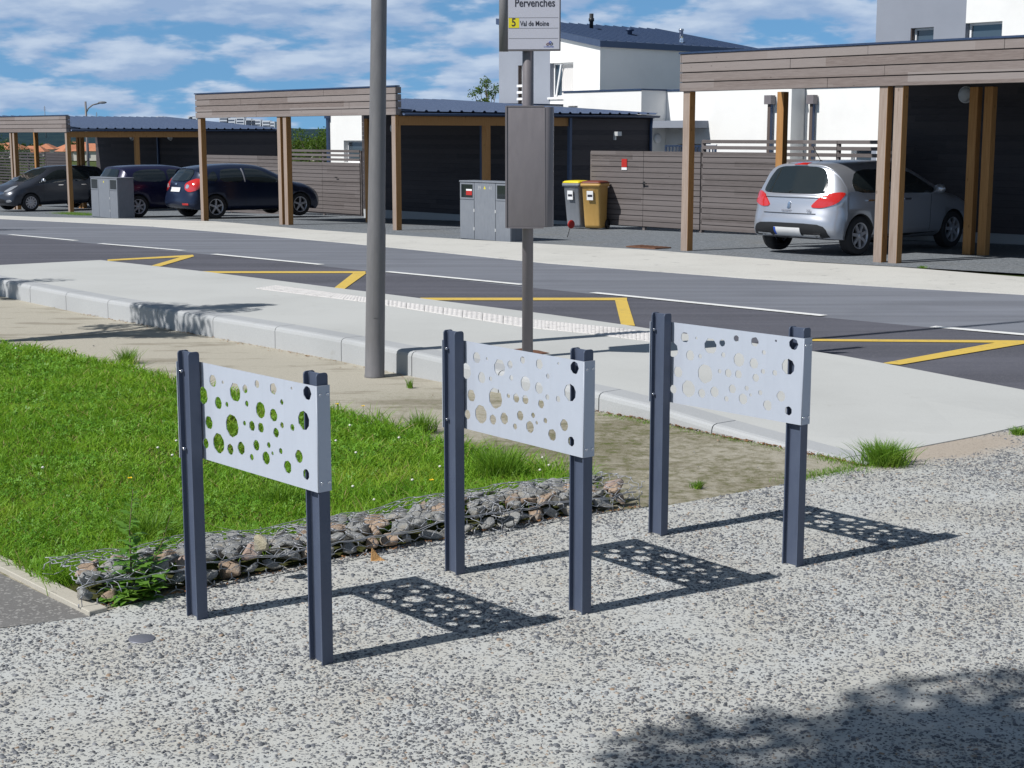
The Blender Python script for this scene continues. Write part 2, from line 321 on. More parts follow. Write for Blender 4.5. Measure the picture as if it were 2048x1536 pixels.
M['straw'] = leafmat('dry_grass', (0.30, 0.24, 0.08), (0.42, 0.36, 0.15), 0.25, 4)
M['tuft'] = leafmat('tuft_blades', (0.07, 0.19, 0.012), (0.24, 0.40, 0.05), 0.35, 6)
M['leaf'] = leafmat('tree_leaves', (0.030, 0.075, 0.012), (0.13, 0.20, 0.03), 0.3, 1.2)
M['leaf_dark'] = leafmat('dark_tree_leaves', (0.018, 0.045, 0.012), (0.06, 0.10, 0.025), 0.2, 1.0)
M['weed'] = leafmat('weed_leaves', (0.07, 0.20, 0.025), (0.22, 0.42, 0.07), 0.35, 9)
M['bark'] = mat('bark', base=(0.13, 0.10, 0.075), rough=0.9)
M['stem'] = mat('reddish_stem', base=(0.12, 0.09, 0.05), rough=0.8)
M['petal_yellow'] = mat('yellow_petals', base=(0.85, 0.55, 0.01), rough=0.5)
M['petal_white'] = mat('white_petals', base=(0.70, 0.68, 0.62), rough=0.7)
M['dry_leaf'] = leafmat('dry_leaves', (0.14, 0.06, 0.03), (0.34, 0.18, 0.08), 0.1, 9)
def rockmat(name, c1, c2, c3):
    def f_(h):
        v = h.coord(); f = h.noise(v, 38, 6, 0.7); b2 = h.noise(v, 12, 4, 0.6); fi = h.noise(v, 160, 4, 0.7)
        c = h.mix(h.rng(f, 0.3, 0.7), c1, c2); c = h.mix(h.rng(b2, 0.5, 0.66, 0, 0.8), c, c3); h.col(c)
        h.bump(h.m('ADD', f, h.m('MULTIPLY', fi, 0.4)), 0.9, 0.008)
    return mat(name, rough=0.85, spec=0.25, build=f_)
M['rock_grey'] = rockmat('grey_rock', (0.17, 0.175, 0.175), (0.36, 0.36, 0.345), (0.30, 0.27, 0.22))
M['rock_brown'] = rockmat('brown_rock', (0.25, 0.18, 0.125), (0.42, 0.32, 0.24), (0.27, 0.26, 0.24))
M['rock_pink'] = rockmat('pink_rock', (0.29, 0.205, 0.165), (0.44, 0.34, 0.285), (0.27, 0.26, 0.245))
M['rock_orange'] = rockmat('orange_rock', (0.42, 0.22, 0.08), (0.56, 0.34, 0.15), (0.35, 0.25, 0.15))
M['rock_pale'] = rockmat('pale_rock', (0.34, 0.30, 0.20), (0.47, 0.43, 0.32), (0.35, 0.33, 0.27))
def paint(name, base, rough=0.3, metal=0.5):
    return mat(name, base=base, rough=rough, metal=metal, spec=0.5, **{'Coat Weight': 0.35, 'Coat Roughness': 0.16})
M['silver'] = paint('silver_car_paint', (0.50, 0.52, 0.57), 0.32, 0.65)
M['navy'] = paint('navy_car_paint', (0.012, 0.020, 0.050), 0.28, 0.3)
M['blue'] = paint('dark_blue_car_paint', (0.012, 0.012, 0.045), 0.3, 0.2)
M['greycar'] = paint('graphite_car_paint', (0.045, 0.052, 0.068), 0.3, 0.4)
M['carglass'] = mat('car_glass', base=(0.018, 0.024, 0.026), rough=0.03, spec=1.0)
M['tyre'] = mat('tyre_rubber', base=(0.018, 0.018, 0.02), rough=0.8)
M['alloy'] = mat('alloy_rim', base=(0.5, 0.5, 0.53), rough=0.35, metal=0.6)
M['taillight'] = mat('tail_light_red', base=(0.55, 0.02, 0.015), rough=0.12, spec=0.8, **{'Coat Weight': 1.0})
M['headlight'] = mat('head_light_lens', base=(0.55, 0.57, 0.6), rough=0.08, metal=0.6)
M['plate'] = mat('number_plate', base=(0.72, 0.72, 0.72), rough=0.4)
M['plate_blue'] = mat('plate_blue', base=(0.02, 0.08, 0.45), rough=0.4)
M['tile'] = mat('orange_roof_tiles', rough=0.85, build=b_conc((0.42, 0.15, 0.075), (0.55, 0.24, 0.13), 0.4, 0.6, 0.1, (0.3, 0.14, 0.09), 0.5))
M['town_wall'] = mat('pale_town_walls', base=(0.62, 0.58, 0.52), rough=0.9)
M['town_white'] = mat('white_town_walls', base=(0.75, 0.77, 0.80), rough=0.9)
M['town_window'] = mat('far_windows', base=(0.10, 0.12, 0.16), rough=0.4)
M['hill'] = mat('air_blued_woods', rough=1, spec=0.05, build=b_conc((0.012, 0.030, 0.045), (0.03, 0.055, 0.06), 0.5, 0.06, 0.1, (0.02, 0.05, 0.04)))  # woods with the bluing of distant air mixed into their colour

# ------------------------------------------------------------------ mesh helpers
def link(o, parent=None):
    col.objects.link(o)
    if parent is not None: o.parent = parent
    return o
def tag(o, label=None, cat=None, group=None, kind=None):
    if label: o['label'] = label
    if cat: o['category'] = cat
    if group: o['group'] = group
    if kind: o['kind'] = kind
    return o
def thing(name, label, cat, loc=(0, 0, 0), rz=0.0, group=None):
    o = bpy.data.objects.new(name, None); o.empty_display_size = 0.2; col.objects.link(o)
    o.location = loc; o.rotation_euler = (0, 0, rz)
    return tag(o, label, cat, group)
class MB:
    def __init__(s): s.v = []; s.f = []; s.m = []; s.sm = []
    def add(s, vs, fs, mi=0, smooth=False):
        b = len(s.v); s.v += [tuple(x) for x in vs]
        for f in fs: s.f.append([b + i for i in f]); s.m.append(mi); s.sm.append(smooth)
        return s
    def box(s, x0, x1, y0, y1, z0, z1, mi=0, fm=None):
        v = [(x0, y0, z0), (x1, y0, z0), (x1, y1, z0), (x0, y1, z0), (x0, y0, z1), (x1, y0, z1), (x1, y1, z1), (x0, y1, z1)]
        fs = [(0, 3, 2, 1), (4, 5, 6, 7), (0, 1, 5, 4), (1, 2, 6, 5), (2, 3, 7, 6), (3, 0, 4, 7)]  # bottom top -y +x +y -x
        b = len(s.v); s.v += v
        for k, f in enumerate(fs):
            s.f.append([b + i for i in f]); s.m.append(fm.get(k, mi) if fm else mi); s.sm.append(False)
        return s
    def ring(s, rings, mi=0, caps=True, smooth=True, closed=True):
        n = len(rings[0]); b = len(s.v)
        for r in rings: s.v += [tuple(p) for p in r]
        for i in range(len(rings) - 1):
            for j in range(n if closed else n - 1):
                a = b + i * n + j; c = b + i * n + (j + 1) % n
                s.f.append([a, c, c + n, a + n]); s.m.append(mi); s.sm.append(smooth)
        if caps:
            s.f.append([b + j for j in range(n)][::-1]); s.m.append(mi); s.sm.append(False)
            e = b + (len(rings) - 1) * n
            s.f.append([e + j for j in range(n)]); s.m.append(mi); s.sm.append(False)
        return s
    def tube(s, pts, r, n=8, mi=0, caps=True):
        pts = [Vector(p) for p in pts]; rs = r if isinstance(r, (list, tuple)) else [r] * len(pts)
        rings = []; up = Vector((0.123, 0.31, 0.94)).normalized()
        for i, p in enumerate(pts):
            d = (pts[min(i + 1, len(pts) - 1)] - pts[max(i - 1, 0)])
            if d.length < 1e-9: d = Vector((0, 0, 1))
            d.normalize()
            a = d.cross(up)
            if a.length < 0.05: a = d.cross(Vector((1, 0, 0)))
            a.normalize(); c = d.cross(a)
            rings.append([p + (a * math.cos(t) + c * math.sin(t)) * rs[i] for t in [2 * math.pi * k / n for k in range(n)]])
        return s.ring(rings, mi, caps)
    def lathe(s, prof, n=24, axis='Z', c=(0, 0, 0), mi=0, caps=True):
        rings = []
        for r, h in prof:
            ring = []
            for k in range(n):
                t = 2 * math.pi * k / n; x, y = r * math.cos(t), r * math.sin(t)
                p = {'Z': (x, y, h), 'Y': (x, h, y), 'X': (h, x, y)}[axis]
                ring.append((p[0] + c[0], p[1] + c[1], p[2] + c[2]))
            rings.append(ring)
        return s.ring(rings, mi, caps)
    def ico(s, c, r, mi=0, sub=1, sc=(1, 1, 1)):
        bm = bmesh.new(); bmesh.ops.create_icosphere(bm, subdivisions=sub, radius=r)
        vs = [(v.co.x * sc[0] + c[0], v.co.y * sc[1] + c[1], v.co.z * sc[2] + c[2]) for v in bm.verts]
        fs = [[v.index for v in f.verts] for f in bm.faces]; bm.free(); return s.add(vs, fs, mi, True)
    def build(s, name, mats, parent=None, bevel=0.0, seg=1):
        me = bpy.data.meshes.new(name); me.from_pydata(s.v, [], s.f)
        for m in (mats if isinstance(mats, (list, tuple)) else [mats]): me.materials.append(M[m] if isinstance(m, str) else m)
        me.polygons.foreach_set('material_index', s.m); me.polygons.foreach_set('use_smooth', s.sm)
        me.validate(); me.update()
        bm = bmesh.new(); bm.from_mesh(me); bmesh.ops.recalc_face_normals(bm, faces=bm.faces); bm.to_mesh(me); bm.free()
        o = bpy.data.objects.new(name, me); link(o, parent)
        if bevel:
            b = o.modifiers.new('bevel', 'BEVEL'); b.width = bevel; b.segments = seg; b.limit_method = 'ANGLE'; b.angle_limit = R(40)
        return o
def raw_mesh(name, V, Fq, mats, mi=None, parent=None, smooth=False):
    me = bpy.data.meshes.new(name); k = Fq.shape[1]
    me.vertices.add(len(V)); me.vertices.foreach_set('co', V.astype(np.float32).ravel())
    me.loops.add(Fq.size); me.loops.foreach_set('vertex_index', Fq.astype(np.int32).ravel())
    me.polygons.add(len(Fq)); me.polygons.foreach_set('loop_start', np.arange(0, Fq.size, k, dtype=np.int32))
    me.polygons.foreach_set('loop_total', np.full(len(Fq), k, dtype=np.int32))
    for m in mats: me.materials.append(M[m])
    if mi is not None: me.polygons.foreach_set('material_index', mi.astype(np.int32))
    me.update(calc_edges=True)
    o = bpy.data.objects.new(name, me); return link(o, parent)
def sheet(name, pts, off, m, step=1.5, zf=None, parent=None, skirt=0.0):
    from mathutils.geometry import delaunay_2d_cdt
    n0 = len(pts); vv, _, ff, *_ = delaunay_2d_cdt([Vector(p) for p in pts], [(i, (i + 1) % n0) for i in range(n0)], [], 1, 1e-6)
    bm = bmesh.new(); bv = [bm.verts.new((v.x, v.y, 0)) for v in vv]
    for f in ff: bm.faces.new([bv[i] for i in f])
    xs = [p[0] for p in pts]; ys = [p[1] for p in pts]
    y = max(min(ys), 8 if zf is None else min(ys)) + step * 0.37
    while y < min(max(ys), 420):
        gm = list(bm.verts) + list(bm.edges) + list(bm.faces)
        bmesh.ops.bisect_plane(bm, geom=gm, plane_co=(0, y, 0), plane_no=(0, 1, 0)); y += step if y < 60 else step * 8
    if zf:
        x = min(xs) + step * 0.41
        while x < max(xs):
            gm = list(bm.verts) + list(bm.edges) + list(bm.faces)
            bmesh.ops.bisect_plane(bm, geom=gm, plane_co=(x, 0, 0), plane_no=(1, 0, 0)); x += step
    for v in bm.verts: v.co.z = g(v.co.y) + off + (zf((v.co.x, v.co.y)) if zf else 0)
    bmesh.ops.recalc_face_normals(bm, faces=bm.faces)
    if sum(f.normal.z for f in bm.faces) < 0: bmesh.ops.reverse_faces(bm, faces=bm.faces)
    if skirt:
        ed = [e for e in bm.edges if e.is_boundary]
        r = bmesh.ops.extrude_edge_only(bm, edges=ed)
        for v in [x for x in r['geom'] if isinstance(x, bmesh.types.BMVert)]: v.co.z -= skirt
    me = bpy.data.meshes.new(name); bm.to_mesh(me); bm.free(); me.materials.append(M[m])
    o = bpy.data.objects.new(name, me); link(o, parent)
    if parent is None: o['kind'] = 'structure'
    return o
def spline(pts, n=8):
    P = [Vector(p) for p in pts]; out = []
    for i in range(len(P) - 1):
        a, b, c, d = P[max(i - 1, 0)], P[i], P[i + 1], P[min(i + 2, len(P) - 1)]
        for k in range(n):
            t = k / n
            out.append(0.5 * ((2 * b) + (c - a) * t + (2 * a - 5 * b + 4 * c - d) * t * t + (3 * b - a - 3 * c + d) * t ** 3))
    out.append(P[-1]); return out
def band(line, w0, w1):
    """polygon between two offsets of a polyline, offset to its left"""
    L_ = [Vector(p) for p in line]; A = []; B = []
    for i, p in enumerate(L_):
        d = (L_[min(i + 1, len(L_) - 1)] - L_[max(i - 1, 0)]).normalized(); nrm = Vector((-d.y, d.x))
        A.append(tuple(p + nrm * w0)); B.append(tuple(p + nrm * w1))
    return A + B[::-1]

# ------------------------------------------------------------------ ground
NEARK = [(-7.6, 19.6), (-5.91, 17.41), (-4.44, 15.56), (-3.52, 14.52), (-2.63, 13.54), (-2.05, 12.91), (-1.41, 12.17), (-0.76, 11.35), (0.57, 9.86), (0.89, 9.53), (1.25, 9.06), (1.6, 8.65), (1.94, 8.18)]
def hk(P):
    q = P[0] * 0.64 - P[1] * 0.77
    return float(np.interp(q, [-9.2, -7.2, -6.2, -5.5], [0.18, 0.117, 0.050, 0.006]))
sheet('ground', [(-500, 8.5), (-500, 2600), (900, 2600), (900, 8.5)], -0.05, 'land', 3)
sheet('ground', [(-60, -25), (60, -25), (60, 8.5), (-60, 8.5)], -0.05, 'land', 50)
sheet('gravel_yard', [(-75, 96), (24, 5), (50, 25), (-20, 96)], -0.016, 'gravel', 1.5)
FE = [G(*c) for c in [(300, 452), (700, 486), (1100, 526), (1500, 556), (1800, 574), (2048, 588)]]
road_far_edge = [(-46, 75), (-28, 56.5), (-13.9, 41.3)] + FE + [(9.5, 14.9), (20, 7), (40, -8)]
road_poly = road_far_edge + [(30, -20), (9, 0), (-0.4, 13.2), (-7.5, 18.6), (-14, 24), (-40, 44), (-70, 70)]
road = sheet('road', road_poly, -0.009, 'road_far', 1.5)
bay = [(-44, 69), (-13.5, 34.2), (-10.4, 30.9), (-7.6, 27.5), (-4.85, 24.35), (-1.8, 20.75), (0.9, 17.65), (3.1, 15.25), (4.7, 13.65), (8, 10.3), (20, 0), (15, -8), (2.0, 10.0), (-0.5, 13.4), (-4.5, 17.9), (-7.6, 19.0), (-12, 22.5), (-40, 46)]
sheet('dark_bay_surface', bay, -0.004, 'road_bay', 1.5, parent=road)
def quad_line(p, q, w):
    p = Vector(p); q = Vector(q); d = (q - p).normalized(); n_ = Vector((-d.y, d.x)) * w / 2
    return [tuple(p + n_), tuple(q + n_), tuple(q - n_), tuple(p - n_)]
for a, b in [((20, 469), (152, 481)), ((200, 487), (367, 501)), ((427, 508), (643, 529)), ((773, 543), (1045, 569)), ((1186, 585), (1648, 631)), ((1865, 653), (2120, 675))]:
    sheet('white_dash', quad_line(G(*a), G(*b), 0.13), 0.001, 'white_line', 1.5, parent=road)
def ymark(c, o=0.001): sheet('yellow_marking', [G(*p) for p in c], o, 'yellow', 1.5, parent=road)
ymark([(215, 519), (386, 509.5), (388, 513), (215, 522)]); ymark([(303, 531.5), (364, 513.5), (386, 513.5), (320, 533)], 0.003)
ymark([(405, 542.5), (731, 542.5), (731, 546.2), (407, 546.2)]); ymark([(666, 578), (706, 546.6), (733, 546.6), (688, 579)], 0.003)
ymark([(840, 595.5), (1254, 595.5), (1254, 600.5), (846, 600.5)]); ymark([(1230, 600.7), (1254, 600.7), (1270, 652), (1242, 650)], 0.003)
ymark([(1560, 677.5), (2060, 681), (2060, 686), (1560, 681.5)]); ymark([(1764, 727), (2000, 684), (2060, 684), (2060, 686), (1800, 730)], 0.003)
verge = [G(*c) for c in [(0, 424), (190, 436.5), (430, 443), (600, 458), (700, 465), (925, 479), (1290, 500), (1600, 524), (1800, 535), (2048, 555)]]
re2 = [tuple(Vector(p) + Vector((-0.02, -0.02))) for p in road_far_edge]
sheet('pavement', re2 + [(50, 4), (24, 8.6), (9.5, 17.2)] + verge[::-1][:-1] + [(-13.2, 42.8), (-27.3, 58), (-45, 77)], 0.006, 'verge', 1.5, skirt=0.03)
kn = spline([(x, y) for x, y in NEARK], 6)
M['patch'] = mat('asphalt_patch', rough=0.9, spec=0.2, build=b_asph((0.105, 0.110, 0.125), (0.135, 0.142, 0.160)))
# platform
far_top = [G(u, v, hk) for u, v in [(0, 530), (201, 520), (407, 542.7), (700, 579), (1100, 628.7), (1304, 658), (1630, 703), (2048, 779.6)]]
d_end = (Vector(far_top[-1]) - Vector(far_top[-2])).normalized()
far_end = tuple(Vector(far_top[-1]) + d_end * 1.2)
kin = band([tuple(p) for p in kn], -0.22, -0.22)[:len(kn)]     # inner side of the kerb
pl_edge = [G(1735, 915), G(1850, 893), G(1960, 872), G(2048, 852)]
far_flip = kn[0]
left_end = [(-7.35, 19.45)]
# which side is inward: keep the side with larger X+Y
def offk(w):
    out = []
    for i, p in enumerate(kn):
        d = (kn[min(i + 1, len(kn) - 1)] - kn[max(i - 1, 0)]).normalized()
        n_ = Vector((-d.y, d.x))
        if n_.x + n_.y < 0: n_ = -n_
        out.append(tuple(p + n_ * w))
    return out
inner = offk(0.21)
plat_poly = inner[:-3] + pl_edge + [(3.9, 9.0)] + [far_end] + far_top[::-1]
sheet('platform', plat_poly, 0.0, 'platform', 0.5, zf=hk, skirt=0.25)
# kerb blocks of one metre with open joints and a rounded nose
mb = MB(); cum = [0.0]
for i in range(1, len(kn)): cum.append(cum[-1] + (kn[i] - kn[i - 1]).length)
def kp(s, w):
    s = max(0, min(cum[-1] - 1e-6, s)); i = int(np.searchsorted(cum, s, side='right') - 1); i = min(i, len(kn) - 2)
    t = (s - cum[i]) / (cum[i + 1] - cum[i]); p = kn[i].lerp(kn[i + 1], t); d = (kn[i + 1] - kn[i]).normalized(); n_ = Vector((-d.y, d.x))
    if n_.x + n_.y < 0: n_ = -n_
    return p + n_ * w
s0 = cum[min(range(len(kn)), key=lambda i: (kn[i] - Vector((-0.76, 11.35))).length)] % 1.0
s = s0 - 1.0
while s < cum[-1]:
    a, b = max(0.0, s + 0.004), min(cum[-1], s + 0.996)
    if b - a > 0.02:
        rings = []
        for k in range(6):
            t = a + (b - a) * k / 5; c0 = kp(t, 0); hh = hk(c0); z0 = g(c0.y)
            ring = []
            jt = 0.0015 * math.sin(s * 7)
            for w, z in [(0.0, -0.1), (0.002, max(hh - 0.035, -0.02)), (0.008, hh - 0.014), (0.022, hh - 0.003), (0.045, hh + 0.003), (0.215, hh + 0.003), (0.215, -0.1)]:
                p = kp(t, w + jt); ring.append((p.x, p.y, z0 + z))
            rings.append(ring)
        mb.ring(rings, 0, True, False)
    s += 1.0
tag(mb.build('kerb', 'kerb'), kind='structure')
sand = offk(0.03) + [G(1716, 935), G(1560, 971), G(1340, 1011), G(1270, 1016), (0.62, 7.2), (-1.6, 5.55), (-9, 12.5), (-16, 17), (-12, 22)]
sheet('sand_path', sand, -0.006, 'sand', 1.5)
agg = [G(2048, 842), G(1960, 862), G(1850, 882), G(1745, 888), G(1728, 932), G(1560, 970), G(1340, 1010), G(1000, 1046), G(700, 1111), G(370, 1181), G(210, 1222), G(180, 1233), (-1.89, 5.38), (-6, 4.3), (-6, -8), (14, -8), (14, 0.5), (5.5, 7.0), (4.4, 8.9), (4.0, 9.7)]
sheet('plaza', agg, 0.0, 'aggregate', 1.5)
sheet('asphalt_path', [(-1.6, 5.53), (-1.93, 5.38), (-6, 4.3), (-9, 6), (-9, 12), (-4.7, 8.7), (-2.27, 6.25)], -0.003, 'path_asph', 1.5)
E0, E1 = Vector((-1.58, 5.55)), Vector((-2.23, 6.28))
ed = (E1 - E0).normalized(); en = Vector((ed.y, -ed.x))
mb = MB()
for k in range(6):
    a = E0 + ed * (k * 1.0 + 0.003); b = E0 + ed * (k * 1.0 + 0.995)
    ring = lambda p: [(p.x - en.x * 0.03, p.y - en.y * 0.03, -0.05), (p.x - en.x * 0.03, p.y - en.y * 0.03, 0.016), (p.x + en.x * 0.045, p.y + en.y * 0.045, 0.018), (p.x + en.x * 0.045, p.y + en.y * 0.045, -0.05)]
    mb.ring([ring(a), ring(b)], 0, True, False)
tag(mb.build('path_edging', 'edging', bevel=0.003), kind='structure')
def pebble_field():
    n_ = 270000; Y = np.sqrt(rng.uniform(3.6 ** 2, 9.3 ** 2, n_)); X = rng.uniform(-0.47, 0.52, n_) * Y; P = np.stack([X, Y], 1)
    nzp = np.array([noise.noise(Vector((x * 2.1, y * 2.1, 2.2))) for x, y in P])
    def ins(P, poly):
        x, y = P[:, 0], P[:, 1]; r = np.zeros(len(P), bool)
        for i in range(len(poly)):
            x0, y0 = poly[i]; x1, y1 = poly[(i + 1) % len(poly)]
            r ^= ((y0 > y) != (y1 > y)) & (x < (x1 - x0) * (y - y0) / (y1 - y0 + 1e-12) + x0)
        return r
    wash = ((P[:, 0] - 2.45) * 0.84 + (P[:, 1] - 8.62) * 0.54) ** 2 / 0.95 ** 2 + (-(P[:, 0] - 2.45) * 0.54 + (P[:, 1] - 8.62) * 0.84) ** 2 / 0.30 ** 2 < rng.uniform(0.3, 1.4, n_)
    P = P[ins(P, agg) & (rng.uniform(0, 1, n_) < 0.70 + nzp * 0.8) & ~wash]; n_ = len(P)
    r_ = np.clip(rng.lognormal(math.log(0.0047), 0.42, n_), 0.0026, 0.014); el = rng.uniform(0.45, 0.9, n_); th = rng.uniform(0, np.pi, n_)
    hh = r_ * rng.uniform(0.22, 0.55, n_); tx, ty = rng.normal(0, 0.14, n_), rng.normal(0, 0.14, n_)
    K = 7; V = np.zeros((n_, 2 * K + 1, 3)); c_, s_ = np.cos(th), np.sin(th)
    for lv, (sc_, z_) in enumerate(((1.0, -0.15), (0.66, 0.85))):
        for k in range(K):
            a = 2 * np.pi * k / K + rng.uniform(-0.25, 0.25, n_); rad = r_ * sc_ * rng.uniform(0.78, 1.15, n_)
            u_ = np.cos(a) * rad; v_ = np.sin(a) * rad * el; x = u_ * c_ - v_ * s_; y = u_ * s_ + v_ * c_
            V[:, lv * K + k] = np.stack([P[:, 0] + x, P[:, 1] + y, hh * z_ + x * tx + y * ty], 1)
    V[:, 2 * K] = np.stack([P[:, 0], P[:, 1], hh], 1)
    tr = []
    for k in range(K): k2 = (k + 1) % K; tr += [[k, k2, K + k2], [k, K + k2, K + k], [K + k, K + k2, 2 * K]]
    Fq = (np.arange(n_)[:, None, None] * (2 * K + 1) + np.array(tr)[None]).reshape(-1, 3)
    return tag(raw_mesh('embedded_pebbles', V.reshape(-1, 3), Fq, ['pebble']), kind='stuff')
pebble_field()
# tactile strip: base slab with rows of domes
ta = [G(u, v, hk) for u, v in [(553, 571.5), (733, 595.5), (1064, 640), (1340, 671)]]
tb = [G(u, v, hk) for u, v in [(512, 577.5), (733, 605), (1064, 657), (1340, 689)]]
mb = MB(); n = 26
def lerpP(Lp, t):
    i = min(int(t * (len(Lp) - 1)), len(Lp) - 2); f = t * (len(Lp) - 1) - i
    return Vector(Lp[i]).lerp(Vector(Lp[i + 1]), f)
for k in range(n):
    a0, a1, b0, b1 = lerpP(ta, (k + 0.01) / n), lerpP(ta, (k + 0.985) / n), lerpP(tb, (k + 0.01) / n), lerpP(tb, (k + 0.985) / n)
    zz = lambda p: g(p.y) + hk(p)
    vs = [(*p, zz(p) + 0.001) for p in (b0, b1, a1, a0)] + [(*p, zz(p) + 0.007) for p in (b0, b1, a1, a0)]
    mb.add(vs, [(4, 5, 6, 7), (0, 1, 5, 4), (1, 2, 6, 5), (2, 3, 7, 6), (3, 0, 4, 7)])
for k in range(n * 4):
    t = (k + 0.5) / (n * 4); A, B = lerpP(ta, t), lerpP(tb, t)
    for j in range(7):
        p = A.lerp(B, (j + 0.5) / 7); z = g(p.y) + hk(p) + 0.006
        mb.lathe([(0.021, z), (0.018, z + 0.0028), (0.010, z + 0.0038)], 7, 'Z', (p.x, p.y, 0))
tag(mb.build('tactile_paving', 'tactile'), kind='structure')
p_ = [G(u, v, hk) for u, v in [(1000, 703), (1048, 697), (1098, 707), (1052, 713.5)]]
mb = MB(); c_ = sum((Vector(p) for p in p_), Vector((0, 0))) / 4
outl = []
for i in range(4):
    for k in range(5):
        p = Vector(p_[i]).lerp(Vector(p_[(i + 1) % 4]), k / 5); p += (p - c_) * random.uniform(-0.06, 0.03); outl.append((p.x, p.y, g(p.y) + hk(p) + 0.005 + random.uniform(0, 0.004)))
mb.add(outl + [(c_.x, c_.y, hk(c_) + 0.016)], [(i, (i + 1) % 20, 20) for i in range(20)])
tag(mb.build('earth_patch', 'earth'), kind='structure')

# ------------------------------------------------------------------ carports
def carport(P0, ang, top, bot, eave, ridge, wall_b, length, depth, label, second_row=2.57, fascia_l=None, gz=-0.5, lamps=()):
    t = thing('carport', label, 'carport', (P0[0], P0[1], 0), ang)
    fl = fascia_l or length
    ca, sa = math.cos(ang), math.sin(ang)
    def gz_(a, b): return g(P0[1] + a * sa + b * ca) - 0.05
    # fascia: lapped boards on the front, one side board return at each end
    mb = MB(); nb = 4; h_ = (top - bot) / nb
    for k in range(nb):
        z0 = bot + k * h_; x = 0.0; j = 0
        while x < fl:
            x1 = min(fl, x + [2.9, 3.6, 2.2, 3.9][(k * 3 + j) % 4]); 
            mb.box(x + 0.002, x1 - 0.002, -0.028 + 0.002 * ((k + j) % 2), 0.0, z0 + 0.012, z0 + h_ - 0.004); x = x1; j += 1
    mb.box(0, fl, 0.002, 0.06, bot + 0.01, top - 0.01, 1)
    for x0 in (-0.028, fl):
        for k in range(nb): mb.box(x0, x0 + 0.026, -0.026, 0.13, bot + k * h_ + 0.012, bot + (k + 1) * h_ - 0.004)
    mb.build('fascia', ['fascia', 'cladding'], t, 0.003)
    mb = MB(); mb.box(-0.045, fl + 0.045, -0.045, 0.08, top, top + 0.028); mb.build('flashing', 'zinc', t)
    # roof sheet with trapezoid ribs running down the slope
    mb = MB(); y = 0.12; prof = []
    while y < depth:
        for dy, dz in ((0, 0), (0.235, 0), (0.262, 0.034), (0.306, 0.034), (0.333, 0)):
            if y + dy <= depth + 0.01: prof.append((y + dy, dz))
        y += 0.333
    prof = [p for i, p in enumerate(prof) if i == 0 or p[0] - prof[i - 1][0] > 1e-4]
    pr = [[(0.02, p[0], ridge + p[1]) for p in prof], [(length + 0.13, p[0], eave + p[1]) for p in prof]]
    lo = [[(0.02, p[0], ridge + p[1] - 0.006) for p in prof], [(length + 0.13, p[0], eave + p[1] - 0.006) for p in prof]]
    mb.ring(pr, 0, False, False, False); mb.ring(lo, 0, False, False, False)
    n_ = len(prof); b0 = 0
    mb.add([*pr[1], *lo[1]], [(i, i + 1, n_ + i + 1, n_ + i) for i in range(n_ - 1)])
    mb.build('roof_sheet', 'roofblue', t)
    mb = MB()
    mb.add([(0.03, 0.09, ridge - 0.03), (length + 0.05, 0.09, eave - 0.03), (length + 0.05, depth - 0.05, eave - 0.03), (0.03, depth - 0.05, ridge - 0.03),
            (0.03, 0.09, ridge - 0.10), (length + 0.05, 0.09, eave - 0.10), (length + 0.05, depth - 0.05, eave - 0.10), (0.03, depth - 0.05, ridge - 0.10)],
           [(0, 1, 2, 3), (7, 6, 5, 4), (0, 4, 5, 1), (2, 6, 7, 3), (0, 3, 7, 4)])
    mb.add([(length + 0.05, 0.09, eave - 0.03), (length + 0.05, 0.09, eave - 0.1), (length + 0.05, depth - 0.05, eave - 0.1), (length + 0.05, depth - 0.05, eave - 0.03)], [(0, 1, 2, 3)])
    mb.build('roof_deck', 'cladding', t)
    mb = MB(); r_ = 0.055
    gut = [[(length + 0.15 + r_ * math.cos(a), y, eave - 0.035 + r_ * math.sin(a)) for a in [R(180 + 18 * k) for k in range(11)]] +
           [(length + 0.15 + (r_ - 0.006) * math.cos(a), y, eave - 0.035 + (r_ - 0.006) * math.sin(a)) for a in [R(360 - 18 * k) for k in range(11)]] for y in (0.1, depth)]
    mb.ring(gut, 0, True, True); mb.build('gutter', 'zinc', t)
    # beams in fresh timber
    mb = MB()
    mb.box(length - 0.12, length - 0.02, 0.09, wall_b, eave - 0.30, eave - 0.105); mb.build('beam', 'post_orange', t)
    # posts: the outer face weathered grey, the inner ones orange
    def post(a, b, w=0.145):
        pm = MB(); pm.box(a - w / 2, a + w / 2, b, b + w, gz_(a, b), (bot + 0.01) if b < 1 else (eave - 0.105), 0, {3: 1, 4: 1})
        if b > 1: pm.m = [1] * len(pm.m)
        pm.build('post', ['post_grey', 'post_orange'], t, 0.004)
    mid = length * 0.466
    for b in (0.004, second_row):
        for a in (0.10, mid - 0.13, mid + 0.13, length - 0.10): post(a, b)
    # storage room with clad walls
    mb = MB(); zb = gz_(length / 2, wall_b) + 0.2
    def cl(x0, x1, y0, y1):
        z = zb
        while z < eave - 0.115:
            z1 = min(z + 0.117, eave - 0.115); mb.box(x0, x1, y0, y1, z, z1); z += 0.12
    cl(0.0, length - 0.05, wall_b, wall_b + 0.03); cl(length - 0.05, length - 0.02, wall_b + 0.0, depth - 0.06)
    cl(0.0, 0.03, wall_b + 0.032, depth - 0.06); cl(0.032, length - 0.052, depth - 0.09, depth - 0.06)
    mb.box(0.04, length - 0.06, wall_b + 0.034, depth - 0.095, zb - 0.05, eave - 0.12)
